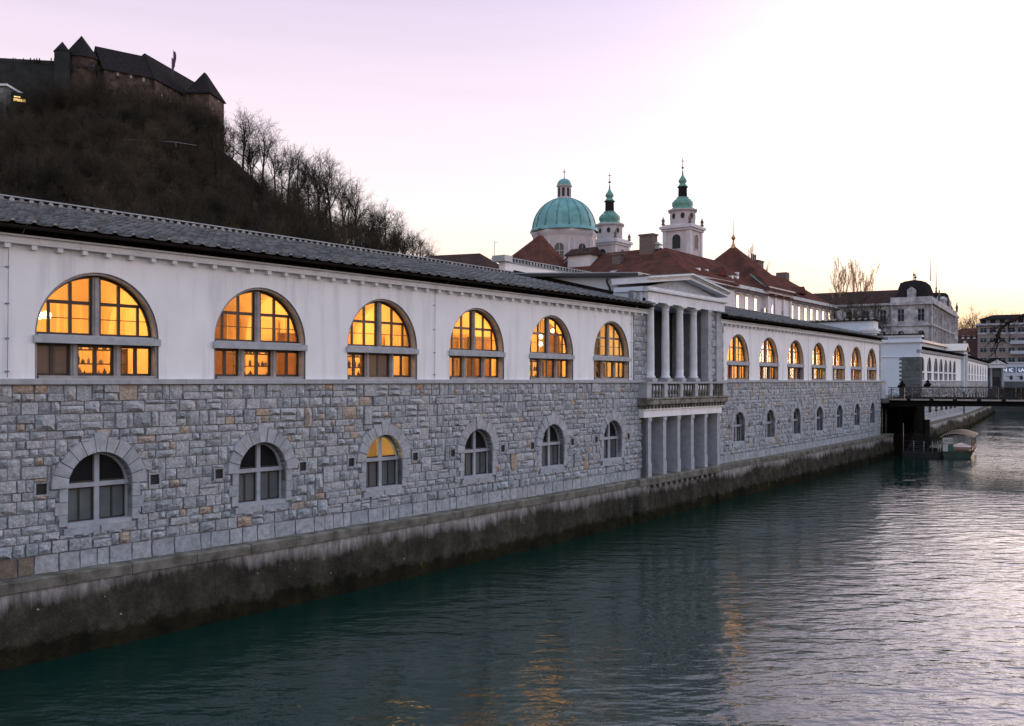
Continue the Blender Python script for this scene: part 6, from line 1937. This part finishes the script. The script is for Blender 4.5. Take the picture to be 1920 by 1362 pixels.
# ------------------------------------------------------------ trees beyond the market
def gtree(px, top, d, ti, label, group=None, name='bare_tree', wide=1.):
    z = (HYP - top) / FPX * d; x, y = xy(px, d)
    return tree((x, y, CZ + GZ - .1), z - GZ, ti, label, group, None, name, wide)
gtree(1566, 470, 205, 4, 'tallest poplar, leftmost of the sunlit group above the roofs', 'poplars above the roofs', 'poplar_tree', .9)
gtree(1582, 480, 212, 5, 'poplar second from the left in the sunlit group', 'poplars above the roofs', 'poplar_tree', .9)
gtree(1595, 484, 208, 4, 'poplar in the middle of the sunlit group', 'poplars above the roofs', 'poplar_tree', .8)
gtree(1613, 482, 210, 5, 'poplar right of the gap in the sunlit group', 'poplars above the roofs', 'poplar_tree', .9)
gtree(1630, 486, 214, 4, 'rightmost poplar of the sunlit group above the roofs', 'poplars above the roofs', 'poplar_tree', .9)
gtree(1418, 452, 200, 5, 'lone poplar tip behind the palace roof beside the finial', None, 'poplar_tree', .8)
for i, (px, top, lab) in enumerate(((1572, 533, 'leftmost twiggy tree in front of the brown wing roof'), (1592, 528, 'second twiggy tree in front of the brown wing roof'), (1612, 530, 'third twiggy tree in front of the brown wing roof'), (1634, 545, 'rightmost twiggy tree in front of the brown wing roof'))):
    gtree(px, top, 137 + i * 2.5, i % 4, lab, 'twiggy trees behind the market', wide=.62)
for i, (px, top, d) in enumerate(((1805, 572, 300), (1822, 566, 306), (1838, 586, 300), (1862, 576, 310), (1885, 574, 312), (1908, 578, 315), (1800, 590, 298))):
    gtree(px, top, d, i % 4, ('bare tree glowing in the sunset right of the corner building', 'tall bare tree in the sunset left of the apartment roof', 'low bare tree touching the apartment roof edge', 'faint bare tree above the apartment roof', 'second faint bare tree above the apartment roof', 'faint bare tree at the right edge above the apartments', 'small bare tree hugging the corner building')[i], 'bare trees against the sunset', wide=.9)
# tree on the right bank whose limb hangs into the view
tb = thing('overhanging_tree', (63.0, 76.0, CZ + GZ), 'bare tree limb hanging in from the right edge over the bridge', 'tree')
r_ = random.Random(17)
k = MB(); d = 75.
base = Vector((63., 76., CZ + GZ))
top = Vector((60., 75.5, CZ + 9.5))
k.tube([base, base.lerp(top, .5) + Vector((.3, 0, 0)), top], [.5, .4, .25], 8); k.build('trunk', M['bark'], tb)
limb = [Vector((61., 75.7, CZ + 5.5)), W(2200, 545, d), W(2020, 575, d), W(1945, 585, d), W(1915, 593, d), W(1893, 604, d), W(1875, 617, d), W(1872, 632, d), W(1866, 645, d)]
k = MB(); k.tube(limb, [.3, .27, .22, .17, .14, .12, .11, .13, .06], 6)
def sub(pts, r0): k.tube([W(a, b_, d + r_.uniform(-.6, .6)) for a, b_ in pts], [r0 * (1 - .75 * i / (len(pts) - 1)) for i in range(len(pts))], 4)
sub([(1875, 617), (1868, 630), (1871, 645), (1866, 660), (1868, 682)], .09); sub([(1870, 640), (1862, 652), (1858, 668)], .05); sub([(1872, 632), (1884, 640), (1892, 647)], .06)
sub([(1893, 604), (1880, 606), (1868, 614), (1850, 616)], .06); sub([(1880, 610), (1860, 620), (1854, 628), (1848, 624)], .04); sub([(1872, 634), (1858, 640), (1845, 652)], .05)
sub([(1915, 593), (1905, 600), (1900, 615), (1907, 625)], .05); sub([(1893, 604), (1890, 618), (1894, 632), (1886, 640)], .05); sub([(1866, 660), (1855, 670), (1848, 680)], .04)
sub([(1868, 614), (1858, 610), (1850, 608)], .03); sub([(1945, 585), (1930, 600), (1915, 612), (1908, 622)], .05)
for _ in range(60):
    a, b_ = r_.uniform(1850, 1915), 0; b_ = 600 + (1915 - a) * .55 + r_.uniform(-14, 30)
    t = r_.uniform(0, 6.28); L = r_.uniform(5, 12)
    k.tube([W(a, b_, d), W(a + L * .5 * math.cos(t) + 1, b_ + L * .5 * math.sin(t), d + .2), W(a + L * math.cos(t), b_ + L * math.sin(t) + 1, d)], [.022, .016, .01], 3, 0, True, False)
k.build('crown', M['bark'], tb)
rb = MB()       # right bank, off to the side
rb.face([F(-55, 31, GZ), F(60, 31, GZ), F(120, 31, GZ), Vector((190, 119.9, CZ + GZ)), Vector((400, 119.9, CZ + GZ)), Vector((400, -60, CZ + GZ))])
rb.build('ground', M['paving'], kind='structure', origin=(120, 60, CZ + GZ))
k = MB(); k.strip(F, [(31, -8.2), (31, GZ), (31.8, GZ), (31.8, -8.2)], -55, 120, 8); k.build('riverbank', M['quay'], kind='structure')
